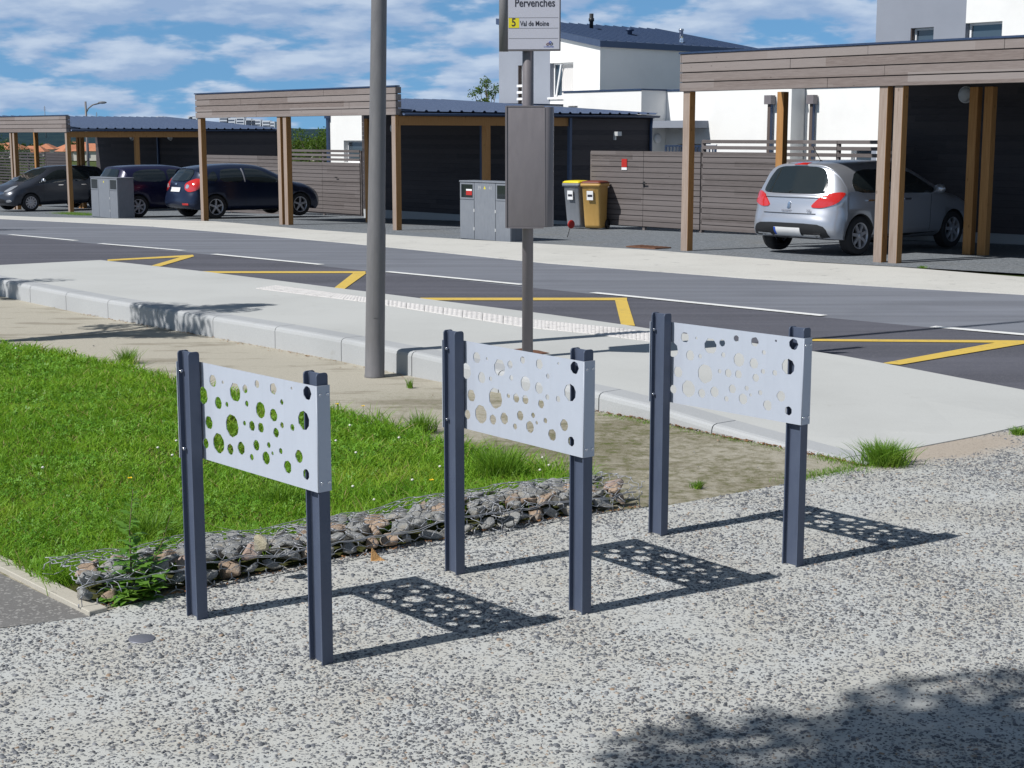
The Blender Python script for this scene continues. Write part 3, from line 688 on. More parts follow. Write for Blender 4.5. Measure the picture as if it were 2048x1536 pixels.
    for yy in (wall_b + 0.001, depth - 0.089):
        v_ = [(0.0, yy, eave - 0.118), (length - 0.05, yy, eave - 0.118), (length - 0.05, yy, eave - 0.1), (0.0, yy, ridge - 0.11)]
        mb.add(v_ + [(x, y + 0.028, z) for x, y, z in v_], [(0, 1, 2, 3), (7, 6, 5, 4), (3, 2, 6, 7), (0, 3, 7, 4), (1, 5, 6, 2), (0, 4, 5, 1)])
    mb.build('storage_wall', 'cladding', t)
    mb = MB(); mb.box(0.02, length - 0.04, wall_b + 0.01, depth - 0.07, gz_(length, wall_b) - 0.3, zb); mb.build('plinth', 'kerb', t)
    for a, b in ((length * 0.62, wall_b - 0.05), (length - 0.01, wall_b - 0.02)):
        mb = MB(); mb.box(a - 0.04, a + 0.04, b - 0.03, b + 0.045, gz_(a, b), eave - 0.11); mb.build('steel_post', 'zinc', t)
    mb = MB(); a = 0.05; mb.tube([(length + 0.05, depth - 0.15, eave - 0.06), (length + 0.03, depth - 0.15, eave - 0.3), (length + 0.03, depth - 0.15, gz_(length, depth))], 0.04, 8)
    mb.build('downpipe', 'zinc', t)
    for (la, lz, kind) in lamps:
        mb = MB()
        if kind == 'round':
            mb.lathe([(0.155, wall_b), (0.155, wall_b - 0.03), (0.14, wall_b - 0.05)], 24, 'Y', (la, 0, lz))
            lo_ = mb.build('wall_lamp', 'white', t)
            mb = MB(); mb.lathe([(0.135, wall_b - 0.051), (0.12, wall_b - 0.085), (0.06, wall_b - 0.10), (0.005, wall_b - 0.103)], 24, 'Y', (la, 0, lz)); mb.build('lamp_glass', 'lampglass', lo_)
        else:
            mb.box(la, la + 0.1, wall_b - 0.12, wall_b, lz, lz + 0.09); mb.box(la + 0.04, la + 0.07, wall_b - 0.05, wall_b, lz - 0.12, lz)
            mb.build('sensor_lamp', 'lampglass', t)
    return t
angA = math.atan2(-0.726, 0.688); angB = math.atan2(AQ.y, AQ.x)
carport((2.82, 25.6), angA, 3.12, 2.50, 2.66, 3.05, 5.85, 8.6, 8.8, 'large timber carport sheltering the silver hatchback at right', fascia_l=8.6,
        lamps=((1.85, 2.53, 'round'), (0.15, 2.42, 'sensor')))
carport((-8.12, 39.65), angB, 2.83, 2.22, 2.31, 2.80, 5.2, 8.5, 8.1, 'timber carport behind the tall grey lamp post, sheltering the navy hatchback',
        lamps=((0.5, 2.0, 'round'), (1.55, 1.98, 'round')))
carport((-20.75, 58.6), angB, 2.45, 1.88, 2.02, 2.52, 5.2, 8.5, 8.6, 'farthest timber carport at the left edge, beside the graphite car',
        lamps=((3.2, 1.75, 'round'), (6.2, 1.75, 'round')))
# sensor lamp and hatch on the middle storage wall side are tiny: one small light
mbx = MB(); mbx.box(0, 0.12, 0, 0.14, 0, 0.1); mbx.box(-0.05, 0.0, 0.03, 0.08, -0.1, 0.08)
ol = mbx.build('sensor_light', 'lampglass'); ol.location = (2.48, 37.3, 1.78); ol.rotation_euler.z = angB
tag(ol, 'small sensor light on the dark storage wall above the bins', 'wall lamp')

# ------------------------------------------------------------------ slatted fences
def fence(p, ang, sections, label, sm='slats'):
    """sections: list of (start, end, z_top, y shift, gaps open)"""
    t = thing('slat_fence', label, 'fence', (p[0], p[1], 0), ang)
    sa, ca = math.sin(ang), math.cos(ang)
    for (a0, a1, zt, ys, gaps) in sections:
        mb = MB(); ap = a0
        zb = min(g(p[1] + a0 * sa), g(p[1] + a1 * sa)) + 0.03
        n_ = max(1, round((a1 - a0) / 1.9)); w = (a1 - a0) / n_
        z = zt; k = 0
        while z - 0.1 > zb:
            for j in range(n_):
                gp = 0.011 if not (gaps and k < gaps) else 0.045
                dz = 0.001 * ((j + k) % 3)
                mb.box(a0 + j * w + 0.004, a0 + (j + 1) * w - 0.004, ys - 0.012 - 0.001 * (k % 2), ys + 0.012, z - 0.115 + gp + dz, z + dz)
            z -= 0.117 if not (gaps and k < gaps) else 0.125; k += 1
        mb.build('slat_panel', sm, t, 0.002)
        mb = MB(); zt2 = zt - (0.125 * gaps if gaps else 0) - 0.02
        if zt2 > zb + 0.3: mb.box(a0 + 0.02, a1 - 0.02, ys + 0.0135, ys + 0.0175, zb + 0.05, zt2); mb.build('added_gap_sheet', 'cladding', t)  # dark sheet added so that the gaps between slats read dark
        for j in range(n_ + 1):
            mb = MB(); a = a0 + j * w; mb.box(a - 0.035, a + 0.035, ys + 0.018, ys + 0.08, g(p[1] + a * sa) - 0.1, zt - 0.02); mb.build('fence_post', 'slats', t)
    return t
f1 = fence((1.78, 34.55), angB, [(0, 3.3, 1.45, 0, 0), (3.3, 5.3, 1.70, 0.03, 2), (5.3, 8.2, 1.70, 0.03, 4)], 'tall horizontal slat fence behind the wheelie bins')
mb = MB(); mb.box(1.0, 1.16, -0.03, -0.014, 1.12, 1.30); mb.box(1.0, 1.16, -0.03, -0.014, 1.06, 1.115, 1); s_ = mb.build('house_number_plate', ['red', 'white']); s_.location = (1.78, 34.55, 0); s_.rotation_euler.z = angB
s_.location = (1.78, 34.55, -0.02)
tag(s_, 'small red notice fixed to the slat fence above the tan bin', 'notice')
mb = MB(); mb.tube([(1.68, -0.012, 0.76), (1.68, -0.07, 0.76), (1.80, -0.07, 0.76)], 0.014, 6); mb.box(1.655, 1.705, -0.024, -0.014, 0.68, 0.80); mb.build('gate_handle', 'black', f1)
f2 = fence((-4.47, 45.0), angB, [(-3.9, 0.0, 1.36, 0, 3), (-9.2, -3.9, 1.14, 0.05, 0)], 'slat fence beyond the navy hatchback, left of the lamp post')
mb = MB(); mb.tube([(-1.2, -0.02, 0.55), (-1.2, -0.07, 0.55), (-1.08, -0.07, 0.55)], 0.012, 6); mb.build('gate_handle', 'black', f2)
fence((-19.9, 65.5), angB, [(-9, -0.2, 1.05, 0, 12), (0.4, 2.4, 1.08, -0.2, 0)], 'open slat fence behind the graphite car, darkened as if in shade', 'cladding')  # dark cladding colour on these slats stands in for the shade there

# ------------------------------------------------------------------ houses
def window(mb_parent, a0, a1, z0, z1, y, side='white', tilt=False, curtain=False, reveal='render_white'):
    """window set in a recess of depth .22; y is the outer wall plane, local frame, front is -y"""
    mb = MB(); fw = 0.055; yb = y + 0.20
    mb.box(a0, a0 + fw, yb - 0.05, yb, z0, z1); mb.box(a1 - fw, a1, yb - 0.05, yb, z0, z1)
    mb.box(a0 + fw, a1 - fw, yb - 0.05, yb, z0, z0 + fw); mb.box(a0 + fw, a1 - fw, yb - 0.05, yb, z1 - fw, z1)
    w = mb.build('window', 'white', mb_parent)
    mb = MB(); mb.box(a0 + fw, a1 - fw, yb - 0.02, yb - 0.012, z0 + fw, z1 - fw); mb.build('pane', 'glass', w)
    if curtain:
        mb = MB(); pts = []
        n_ = 40
        for i in range(n_ + 1):
            pts.append((a0 + fw + 0.3 * (a1 - a0) + (a1 - a0 - 2 * fw) * 0.7 * i / n_, yb - 0.032 + 0.008 * math.sin(i * 1.3)))
        mb.add([(x, yy, z0 + fw) for x, yy in pts] + [(x, yy, z1 - fw) for x, yy in pts], [(i, i + 1, n_ + 2 + i, n_ + 1 + i) for i in range(n_)], 0, True)
        mb.build('curtain', 'curtain', w)
    if tilt:
        mb = MB(); s_ = 0.05
        A = [(a0 + 0.12, yb - 0.06, z0), (a0 + 0.12 + s_, yb - 0.06, z0), (a0 + 0.42 + s_, yb - 0.12, z1 - 0.05), (a0 + 0.42, yb - 0.12, z1 - 0.05)]
        mb.add(A + [(x, yy - 0.03, z) for x, yy, z in A], [(0, 1, 2, 3), (7, 6, 5, 4), (0, 4, 5, 1), (1, 5, 6, 2), (2, 6, 7, 3), (3, 7, 4, 0)])
        mb.build('sash', 'white', w)
    return w
def wall_with_holes(mb, a0, a1, z0, z1, y, th, holes, mi=0):
    """front wall a0..a1 made of boxes around rectangular holes (a,b,z0,z1) sorted by a"""
    x = a0
    for (h0, h1, hz0, hz1) in holes:
        if h0 > x: mb.box(x, h0, y, y + th, z0, z1, mi)
        mb.box(h0, h1, y, y + th, z0, hz0, mi); mb.box(h0, h1, y, y + th, hz1, z1, mi); x = h1
    if x < a1: mb.box(x, a1, y, y + th, z0, z1, mi)
def upper_house(P0, ang, eave, label, split, length, grey_win, white_win, z0=-1.2, depth=8.0, rise=0.95):
    """P0 = left end of the front wall; length to the right; front is -y; roof falls to the right"""
    t = thing('house', label, 'house', (P0[0], P0[1], 0), ang)
    mb = MB(); slope = rise / length
    # left part in grey render, right part in white; the tops are closed by a sloping infill
    zl = eave + 0.02
    wall_with_holes(mb, 0, split, z0, zl, 0, 0.25, [grey_win], 1)
    wall_with_holes(mb, split, length, z0, zl, 0.0, 0.25, [white_win], 0)
    mb.box(length - 0.25, length, 0.25, depth, z0, zl, 0); mb.box(0, 0.25, 0.25, depth, z0, zl + rise * 0.9, 0)
    mb.box(0.25, length - 0.25, depth - 0.25, depth, z0, zl, 0)
    zz = lambda x: eave + slope * (length - x) - 0.02
    for (xa, xb, mi) in ((0, split, 1), (split, length, 0)):
        for yy in (0, depth - 0.25):
            v = [(xa, yy, zl), (xb, yy, zl), (xb, yy, max(zl + .001, zz(xb))), (xa, yy, zz(xa))]
            mb.add(v + [(x, y + 0.25, z) for x, y, z in v], [(0, 1, 2, 3), (7, 6, 5, 4), (3, 2, 6, 7), (0, 3, 7, 4), (1, 5, 6, 2)], mi)
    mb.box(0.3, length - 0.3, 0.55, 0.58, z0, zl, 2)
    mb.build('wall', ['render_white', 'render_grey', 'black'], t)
    mb = MB(); th = 0.20
    v = []
    for (x, z) in ((-0.02, eave + slope * (length + 0.02)), (length + 0.12, eave - slope * 0.12)):
        for yy in (-0.12, depth + 0.12): v += [(x, yy, z), (x, yy, z + th)]
    mb.add(v, [(0, 2, 6, 4), (1, 5, 7, 3), (0, 4, 5, 1), (2, 3, 7, 6), (4, 6, 7, 5), (0, 1, 3, 2)])
    rf = mb.build('roof', 'roofblue', t)
    mb = MB(); y = 0.2
    while y < depth:
        v = [(-0.01, y, eave + slope * (length + 0.01) + th), (length + 0.1, y, eave - slope * 0.1 + th)]
        mb.add([(x, yy + d, z + e) for x, yy, z in v for d, e in ((-0.01, 0), (0.01, 0), (0.01, 0.03), (-0.01, 0.03))], [(0, 4, 5, 1), (1, 5, 6, 2), (2, 6, 7, 3), (3, 7, 4, 0)]); y += 0.45
    mb.build('roof_seams', 'zinc', rf)
    return t, rf, slope, th
PM = at(998, 180, 53.75); PM = (PM.x, PM.y)
hM, rM, slM, thM = upper_house(PM, angB, 4.62, 'white and grey two-storey house behind the bus stop sign', 2.62, 5.0, (1.0, 1.42, 2.75, 4.15), (2.62, 3.75, 3.05, 4.17))
mb = MB(); mb.box(0.999, 1.02, 0.02, 0.2, 2.75, 4.15); mb.build('dark_reveal', 'dark_reveal', hM)
w = window(hM, 1.02, 1.42, 2.75, 4.15, 0.0)
mb = MB()
for z in (2.98, 3.2, 3.42): mb.box(1.0, 1.5, -0.06, -0.03, z, z + 0.08)
mb.build('window_rail', 'white', hM)
window(hM, 2.64, 3.75, 3.05, 4.17, 0.0, tilt=True, curtain=True)
mb = MB(); mb.box(2.55, 3.85, -0.06, 0.02, 2.98, 3.048); mb.build('window_sill', 'white', hM)
def vent(parent, x, y, z, kind):
    mb = MB()
    if kind == 'dark': mb.lathe([(0.07, z - 0.1), (0.07, z + 0.25), (0.10, z + 0.26), (0.10, z + 0.36), (0.075, z + 0.37), (0.075, z + 0.52)], 12, 'Z', (x, y, 0)); return mb.build('flue', 'black', parent)
    if kind == 'mush': mb.lathe([(0.08, z - 0.1), (0.08, z + 0.12), (0.15, z + 0.14), (0.15, z + 0.19), (0.09, z + 0.235), (0.02, z + 0.245)], 14, 'Z', (x, y, 0)); return mb.build('roof_vent', 'zinc', parent)
    mb.lathe([(0.12, z - 0.1), (0.07, z + 0.05), (0.07, z + 0.40), (0.10, z + 0.41), (0.08, z + 0.46)], 12, 'Z', (x, y, 0)); return mb.build('flue', 'chrome', parent)
def roofz(x, ridge_l=5.0): return 4.62 + slM * (ridge_l - x) + thM
vent(rM, 1.5, 3.0, roofz(1.5) - 0.0, 'dark'); vent(rM, 2.8, 3.6, roofz(2.8), 'mush'); vent(rM, 4.3, 4.6, roofz(4.3), 'steel')
PR = at(1752, 60, 40.0); PR = (PR.x, PR.y)
hR, rR, _, _ = upper_house(PR, angB, 4.88, 'tall grey and white house rising above the right-hand carport', 2.62, 5.3, (1.05, 1.72, 3.4, 4.46), (2.62, 3.62, 3.4, 4.50))
mb = MB(); mb.box(1.049, 1.07, 0.02, 0.2, 3.4, 4.46); mb.build('dark_reveal', 'dark_reveal', hR)
window(hR, 1.07, 1.72, 3.4, 4.46, 0.0); window(hR, 2.64, 3.62, 3.4, 4.50, 0.0)
# ground-floor blocks
def block(P0, ang, length, depth, top, label, holes=(), z0=-1.2, grey_side=False, cat='house'):
    t = thing('low_house', label, cat, (P0[0], P0[1], 0), ang)
    mb = MB(); wall_with_holes(mb, 0, length, z0, top, 0, 0.25, list(holes), 0)
    mb.box(0, 0.25, 0.25, depth, z0, top); mb.box(length - 0.25, length, 0.25, depth, z0, top); mb.box(0.25, length - 0.25, depth - 0.25, depth, z0, top)
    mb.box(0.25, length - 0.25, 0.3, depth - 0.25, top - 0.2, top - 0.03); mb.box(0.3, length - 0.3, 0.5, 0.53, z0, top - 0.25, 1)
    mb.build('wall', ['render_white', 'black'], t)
    mb = MB(); mb.box(-0.03, length + 0.03, -0.03, 0.28, top, top + 0.045); mb.box(-0.03, 0.28, 0.281, depth, top, top + 0.045); mb.box(length - 0.28, length + 0.03, 0.281, depth, top, top + 0.045)
    mb.build('coping', 'zinc', t); return t
Qc = at(1283, 181, 44.0); L1 = 3.25
P1 = Vector((Qc.x, Qc.y)) - AQ * L1
b1 = block(P1, angB, L1, 5.0, 3.06, 'low white flat-roofed wing in front of the white and grey house', [(0.22, 0.62, 2.15, 2.66)])
window(b1, 0.22, 0.62, 2.15, 2.66, 0.0, tilt=False)
P2 = Vector((Qc.x, Qc.y)) + BQ * 1.04 + AQ * 0.01
b2 = block(P2, angB, 4.55, 4.0, 3.05, 'long low white wall with a canopy, seen through the right carport', [(0.45, 1.35, -1.2, 1.55)])
mb = MB(); mb.box(0.46, 1.34, 0.14, 0.18, -0.6, 1.54); dr = mb.build('door', 'render_grey', b2)
mb = MB(); mb.box(0.62, 0.95, 0.128, 0.139, 0.3, 1.4); mb.build('door_glass', 'glass', dr)
mb = MB(); mb.box(-0.55 + 0.52, 1.62, -0.95, -0.002, 2.0, 2.2); mb.build('canopy', 'render_grey', b2)
mb = MB(); mb.box(1.68, 4.0, -0.30, -0.002, -0.6, 1.28, 0); mb.box(1.66, 4.02, -0.33, -0.0025, 1.281, 1.32, 1); mb.build('porch_wall', ['render_white', 'zinc'], b2)
mb = MB(); mb.lathe([(0.14, -0.01), (0.14, -0.05), (0.1, -0.08), (0.01, -0.09)], 20, 'Y', (0.2, 0, 1.5)); 
wl = mb.build('wall_lamp', 'white', b1)
wl.location = (L1 - 0.0 + 0.02, 0.45, 0.2); wl.rotation_euler.z = R(90)
P3 = P2 + AQ * 4.57 + BQ * 0.58
b3 = block(P3, angB, 5.0, 4.0, 3.04, 'far right low white wall section with a small window, behind the silver hatchback', [(1.55, 2.35, 0.9, 1.45)])
window(b3, 1.55, 2.35, 0.9, 1.45, 0.0)
def hopper(u, parentP, Yd, label):
    p = at(u, 250, Yd); t = thing('rainwater_pipe', label, 'downpipe', (p.x, p.y, 0), angB)
    mb = MB(); mb.box(-0.12, 0.12, -0.2, -0.01, 2.62, 2.86); mb.build('hopper', 'boxgrey', t, 0.004)
    mb = MB(); mb.box(-0.05, 0.05, -0.13, -0.03, -0.6, 2.62); mb.box(0.051, 0.062, -0.13, -0.03, -0.6, 2.62, 1); mb.build('pipe', ['dark_reveal', 'zinc'], t, 0.006)
dA = P2.x * 0 
def y_on(P, u):   # depth where the ray through column u meets the wall line through P along AQ
    k = ray(u, 240)[0]; s_ = (k * P.y - P.x) / (AQ.x - k * AQ.y); return (P + AQ * s_).y
hopper(1543, P2, y_on(P2, 1543) - 0.03, 'brown downpipe with square hopper on the white wall, left one of two')
hopper(1627, P3, y_on(P3, 1627) - 0.03, 'brown downpipe with square hopper on the white wall, nearer the dark storage')
PS = at(655, 280, 52.0); bS = block((PS.x, PS.y), angB, 7.5, 5.0, 2.72, 'small white house beyond the fence, left of the lamp post', [(0.95, 2.1, 0.9, 1.62)])
window(bS, 0.95, 2.1, 0.9, 1.62, 0.0)
mb = MB(); mb.box(0.06, 0.16, -0.09, -0.002, -0.8, 2.35); mb.box(0.02, 0.2, -0.13, -0.003, 2.35, 2.55); mb.build('downpipe', 'zinc', bS)
# small balcony rail with white chair backs by the porch
PB = at(1330, 292, 40.2)
t = thing('terrace_rail', 'dark low terrace railing in front of the canopy door', 'railing', (PB.x, PB.y, 0), angB)
mb = MB(); mb.box(0, 1.75, 0, 0.04, 1.50, 1.54); mb.box(0, 1.75, 0, 0.04, 0.9, 0.93)
for k in range(15): mb.box(k * 0.115 + 0.02, k * 0.115 + 0.045, 0.005, 0.03, 0.931, 1.499)
for k in range(2): mb.box(k * 1.71, k * 1.71 + 0.04, -0.001, 0.041, -0.5, 1.499)
mb.build('rail', 'zinc', t)
PC = at(1386, 292, 40.6)
t = thing('garden_chair', 'white slatted garden chair behind the dark terrace railing', 'chair', (PC.x, PC.y, g(40.6)), angB)
mb = MB()
for k in range(7): mb.box(k * 0.075, k * 0.075 + 0.04, 0.36, 0.39, 1.2, 1.92)
mb.box(-0.01, 0.5, 0.355, 0.395, 1.92, 1.98); mb.build('backrest', 'white', t)
mb = MB(); mb.box(0, 0.49, -0.1, 0.35, 1.2, 1.24); mb.build('seat', 'white', t)
for x in (0.0, 0.45):
    for y in (-0.1, 0.31):
        mb = MB(); mb.box(x, x + 0.04, y, y + 0.04, 0.0, 1.199); mb.build('leg', 'white', t)

# ------------------------------------------------------------------ perforated stands
HOLES = [(0.153, 0.915, 0.0238), (0.221, 0.918, 0.0067), (0.303, 0.892, 0.0358), (0.37, 0.912, 0.0165), (0.448, 0.939, 0.0146), (0.55, 0.935, 0.0209), (0.663, 0.951, 0.0055), (0.756, 0.946, 0.0241), (0.081, 0.852, 0.0335), (0.186, 0.837, 0.0238), (0.245, 0.84, 0.0101), (0.378, 0.86, 0.0116), (0.601, 0.895, 0.0104), (0.466, 0.849, 0.0302), (0.548, 0.842, 0.0234), (0.116, 0.755, 0.0258), (0.276, 0.765, 0.043), (0.359, 0.787, 0.01), (0.408, 0.784, 0.019), (0.465, 0.786, 0.0189), (0.599, 0.814, 0.0113), (0.662, 0.815, 0.0127), (0.731, 0.849, 0.0338), (0.561, 0.782, 0.0178), (0.089, 0.673, 0.02), (0.18, 0.687, 0.0386), (0.259, 0.677, 0.0212), (0.333, 0.692, 0.0244), (0.433, 0.718, 0.0199), (0.513, 0.731, 0.0115), (0.587, 0.721, 0.0113), (0.401, 0.67, 0.0125), (0.494, 0.682, 0.0239), (0.535, 0.705, 0.0074), (0.698, 0.72, 0.0231), (0.628, 0.672, 0.0234), (0.739, 0.664, 0.0191)]
SW, SH, PWd, PD, OFF = 0.7222, 1.0164, 0.0794, 0.046, 0.062
PZ0, PZ1 = 0.612, 0.975
def ibeam_mesh():
    mb = MB(); tf = 0.006; w = PWd; d = PD; r = 0.010
    for x0 in (0, w - tf):
        pf = [(0, 0), (d, 0), (d, SH - r), (d - r * 0.3, SH - r * 0.3), (d - r, SH), (r, SH), (r * 0.3, SH - r * 0.3), (0, SH - r)]
        mb.ring([[(x0, y, z) for y, z in pf], [(x0 + tf, y, z) for y, z in pf]], 0, True, False)
    mb.box(tf, w - tf, d / 2 - 0.0025, d / 2 + 0.0025, 0, SH - 0.002)
    for x0, sgn in ((tf, 1), (w - tf, -1)):   # root fillets
        for yy, s2 in ((d / 2 - 0.0025, -1), (d / 2 + 0.0025, 1)):
            mb.add([(x0, yy, 0), (x0 + sgn * 0.005, yy, 0), (x0, yy + s2 * 0.005, 0), (x0, yy, SH - .004), (x0 + sgn * 0.005, yy, SH - .004), (x0, yy + s2 * 0.005, SH - .004)], [(1, 2, 5, 4), (0, 1, 4, 3), (0, 3, 5, 2), (3, 4, 5), (0, 2, 1)])
    return mb
def panel_mesh():
    """folded sheet with round holes, filled by constrained triangulation"""
    from mathutils.geometry import delaunay_2d_cdt
    x0, x1 = -0.004, SW + PWd + 0.004; pts = []; edges = []; loops = []
    def loop(P):
        b = len(pts); pts.extend([Vector(p) for p in P]); edges.extend([(b + i, b + (i + 1) % len(P)) for i in range(len(P))]); loops.append((b, len(P)))
    c = 0.004
    loop([(x0, PZ0), (x1, PZ0), (x1, PZ1), (x0, PZ1)])
    for hx, hz, r in HOLES: loop([(hx + r * math.cos(t), hz + r * math.sin(t)) for t in [2 * math.pi * k / 28 for k in range(28)]])
    vv, _, ff, *_ = delaunay_2d_cdt(pts, edges, [], 1, 1e-6)
    keep = []
    for f in ff:
        cx = sum(vv[i].x for i in f) / 3; cz = sum(vv[i].y for i in f) / 3
        if all((cx - hx) ** 2 + (cz - hz) ** 2 > (r * 0.93) ** 2 for hx, hz, r in HOLES): keep.append(f)
    yf, yb = 0.055, 0.058; n_ = len(vv); mb = MB()
    mb.v = [(v.x, yf, v.y) for v in vv] + [(v.x, yb, v.y) for v in vv]
    for f in keep: mb.f.append(list(f)); mb.f.append([i + n_ for i in f][::-1]); mb.m += [0, 0]; mb.sm += [False, False]
    cnt = {}
    for f in keep:
        for i in range(len(f)):
            e = (f[i], f[(i + 1) % len(f)]); cnt[tuple(sorted(e))] = cnt.get(tuple(sorted(e)), []) + [e]
    for k, es in cnt.items():
        if len(es) == 1: a, b = es[0]; mb.f.append([b, a, a + n_, b + n_]); mb.m.append(0); mb.sm.append(False)
    # returns round both posts, a little radius at the fold
    mb.box(x0 - 0.003, x0 - 0.0001, -0.002, yb, PZ0, PZ1)
    rr = 0.004
    mb.box(x1 + 0.0001, x1 + 0.003, yf + rr, OFF + PD + 0.002, PZ0, PZ1)
    fold = [(x1 + 0.003 - rr + rr * math.cos(a), yf + rr + rr * math.sin(a)) for a in [R(-90 + 15 * k) for k in range(7)]]
    inn = [(x1 - 0.001, yf + rr + 0.0005), (x1 - 0.001, yf + 0.001)]
    prf = fold + inn
    mb.ring([[(x, y, PZ0 + 0.0003) for x, y in prf], [(x, y, PZ1 - 0.0003) for x, y in prf]], 0, True, True)
    return mb
stand_tmp = thing('perforated_stand', 'nearest perforated steel stand, left of three, in front of the lawn', 'stand', (-1.2349, 5.5306, 0.0), -0.8347, 'perforated steel stands on the pebbled plaza')
p1 = ibeam_mesh().build('post', 'anthracite', stand_tmp, 0.0012, 2)
p2 = p1.copy(); link(p2, stand_tmp); p2.location = (SW, OFF, 0)
panel = panel_mesh().build('panel', 'panel', stand_tmp)
def rivet(y, z, xs, parent):
    mb = MB(); s_ = 1 if xs > 0.4 else -1
    mb.lathe([(0.0055, xs), (0.0055, xs + s_ * 0.0015), (0.0032, xs + s_ * 0.003), (0.0030, xs + s_ * 0.0015), (0.0005, xs + s_ * 0.0012)], 12, 'X', (0, y, z)); return mb.build('rivet', 'chrome', parent)
xr = SW + PWd + 0.0071
for y in (OFF + 0.008, OFF + 0.038):
    for z in (PZ0 + 0.03, PZ1 - 0.03): rivet(y, z, xr, panel)
for z in (PZ0 + 0.035, PZ1 - 0.035):
    mb = MB(); mb.lathe([(0.0065, 0.0061), (0.0065, 0.012), (0.0045, 0.0135), (0.0005, 0.014)], 10, 'X', (0, 0.010, z)); mb.build('bolt', 'chrome', p1)
def copy_tree(o, parent=None):
    c = o.copy(); col.objects.link(c); c.parent = parent
    for ch in [x for x in bpy.data.objects if x.parent is o]: copy_tree(ch, c)
    return c
for loc, rz, lab in (((-0.2807, 6.1247, 0.0), -0.8995, 'middle perforated steel stand of three, in front of the bus stop pole'),
                     ((0.624, 6.7398, 0.0), -0.8492, 'farthest perforated steel stand of three, at the right beside the grass tuft')):
    c = copy_tree(stand_tmp); c.location = loc; c.rotation_euler = (0, 0, rz); c['label'] = lab

# ------------------------------------------------------------------ lamp posts, bus stop
t = thing('lamp_post', 'tall grey-brown lamp post standing in front of the kerb', 'lamp post', (-1.04, 11.33, 0))
t.rotation_euler = (0, R(1.5), 0)      # the post stands a little out of plumb
mb = MB(); mb.lathe([(0.078, -0.02), (0.078, 0.006), (0.0745, 0.012), (0.0735, 0.3), (0.070, 1.1), (0.0655, 1.14), (0.055, 3.2), (0.046, 5.2), (0.038, 7.2)], 32, 'Z')
mb.build('pole', 'pole', t)
mb = MB(); mb.tube([(0, 0, 7.1), (0.05, 0.1, 7.45), (0.3, 0.5, 7.6), (0.55, 0.95, 7.62)], [0.036, 0.034, 0.03, 0.03], 12); arm = mb.build('arm', 'pole', t)
mb = MB(); mb.ico((0.66, 1.12, 7.6), 0.3, 0, 2, (0.5, 1.0, 0.22)); mb.build('lamp_head', 'pole', t)
mb = MB()
dd = [(0.0745 * math.cos(a), 0.0745 * math.sin(a)) for a in [R(-98 + 6 * k) for k in range(10)]]
mb.ring([[(x * 1.004, y * 1.004, z) for x, y in dd] for z in (0.45, 0.452)], 0, False)
for (za, zb_) in ((0.45, 1.05),):
    v = [(x * 1.012, y * 1.012, za) for x, y in dd] + [(x * 0.985, y * 0.985, zb_) for x, y in dd]
    mb.add(v, [(i, i + 1, 11 + i, 10 + i) for i in range(9)], 0, True)
mb.build('access_door', 'pole', t)
BX, BY = 0.116, 11.22; BZ = 0.18
t = thing('bus_stop_sign', 'bus stop pole carrying a timetable box and a route sign', 'bus stop', (BX, BY, BZ), R(-4))
mb = MB(); mb.lathe([(0.041, -0.02), (0.041, 3.35)], 24, 'Z'); mb.build('pole', 'boxgrey', t)
# timetable box, rounded on the right-hand end
mb = MB(); zA, zB = at(1060, 456, BY - 0.15).z - BZ, at(1060, 212, BY - 0.15).z - BZ; x0, x1, y0, y1 = -0.150, 0.190, -0.155, 0.075
pf = [(x0, y1), (x0, y0 + 0.004), (x0 + 0.004, y0)] + [(x1 - 0.06 + 0.06 * math.sin(R(9 * k)), y0 + 0.06 - 0.06 * math.cos(R(9 * k))) for k in range(11)] + [(x1 - 0.06 + 0.06 * math.cos(R(9 * k)), y1 - 0.06 + 0.06 * math.sin(R(9 * k))) for k in range(11)]
mb.ring([[(x, y, z) for x, y in pf] for z in (zA + 0.006, zB - 0.006)], 0, True)
tb_ = mb.build('timetable_box', 'boxgrey', t, 0.003, 2)
mb = MB(); mb.box(x0 - 0.004, x0 + 0.008, y0 - 0.006, y1 + 0.004, zA, zB); mb.box(x1 - 0.061, x1 - 0.056, y0 - 0.0028, y0 + 0.001, zA + 0.012, zB - 0.012)
mb.box(x0 + 0.008, x1 - 0.065, y0 - 0.003, y0 + 0.01, zA - 0.003, zA + 0.006); mb.box(x0 + 0.008, x1 - 0.065, y0 - 0.003, y0 + 0.01, zB - 0.006, zB + 0.003)
mb.build('box_frame', 'boxgrey', tb_)
# route sign: face + round edge profile at the left
SZ0, SZ1 = at(1060, 102, BY - 0.075).z - BZ, 3.05 - BZ
mb = MB(); mb.box(-0.150, 0.238, -0.075, -0.045, SZ0, SZ1, 0); sg = mb.build('route_sign', 'boxgrey', t, 0.003)
mb = MB(); mb.lathe([(0.034, SZ0 - 0.002), (0.034, SZ1)], 20, 'Z', (-0.172, -0.055, 0)); mb.build('edge_tube', 'pole', sg)
mb = MB(); mb.box(-0.139, 0.230, -0.0775, -0.0751, SZ0 + 0.012, SZ1 - 0.01); mb.build('sign_face', 'signface', sg)
def zpx(v): return at(1060, v, BY - 0.078).z - BZ
ppx = 0.388 / 105.0
def sx(u): return -0.139 + (u - 1017) * ppx * 0.975
mb = MB()
for v in (35.5, 56.5, 77): mb.box(sx(1018), sx(1117), -0.0781, -0.0776, zpx(v) - 0.0014, zpx(v) + 0.0014)
mb.build('sign_rule', 'signline', sg)
mb = MB(); mb.box(sx(1018), sx(1039), -0.0783, -0.0776, zpx(55.6), zpx(36.2)); mb.build('route_number_plate', 'sign_yellow', sg)
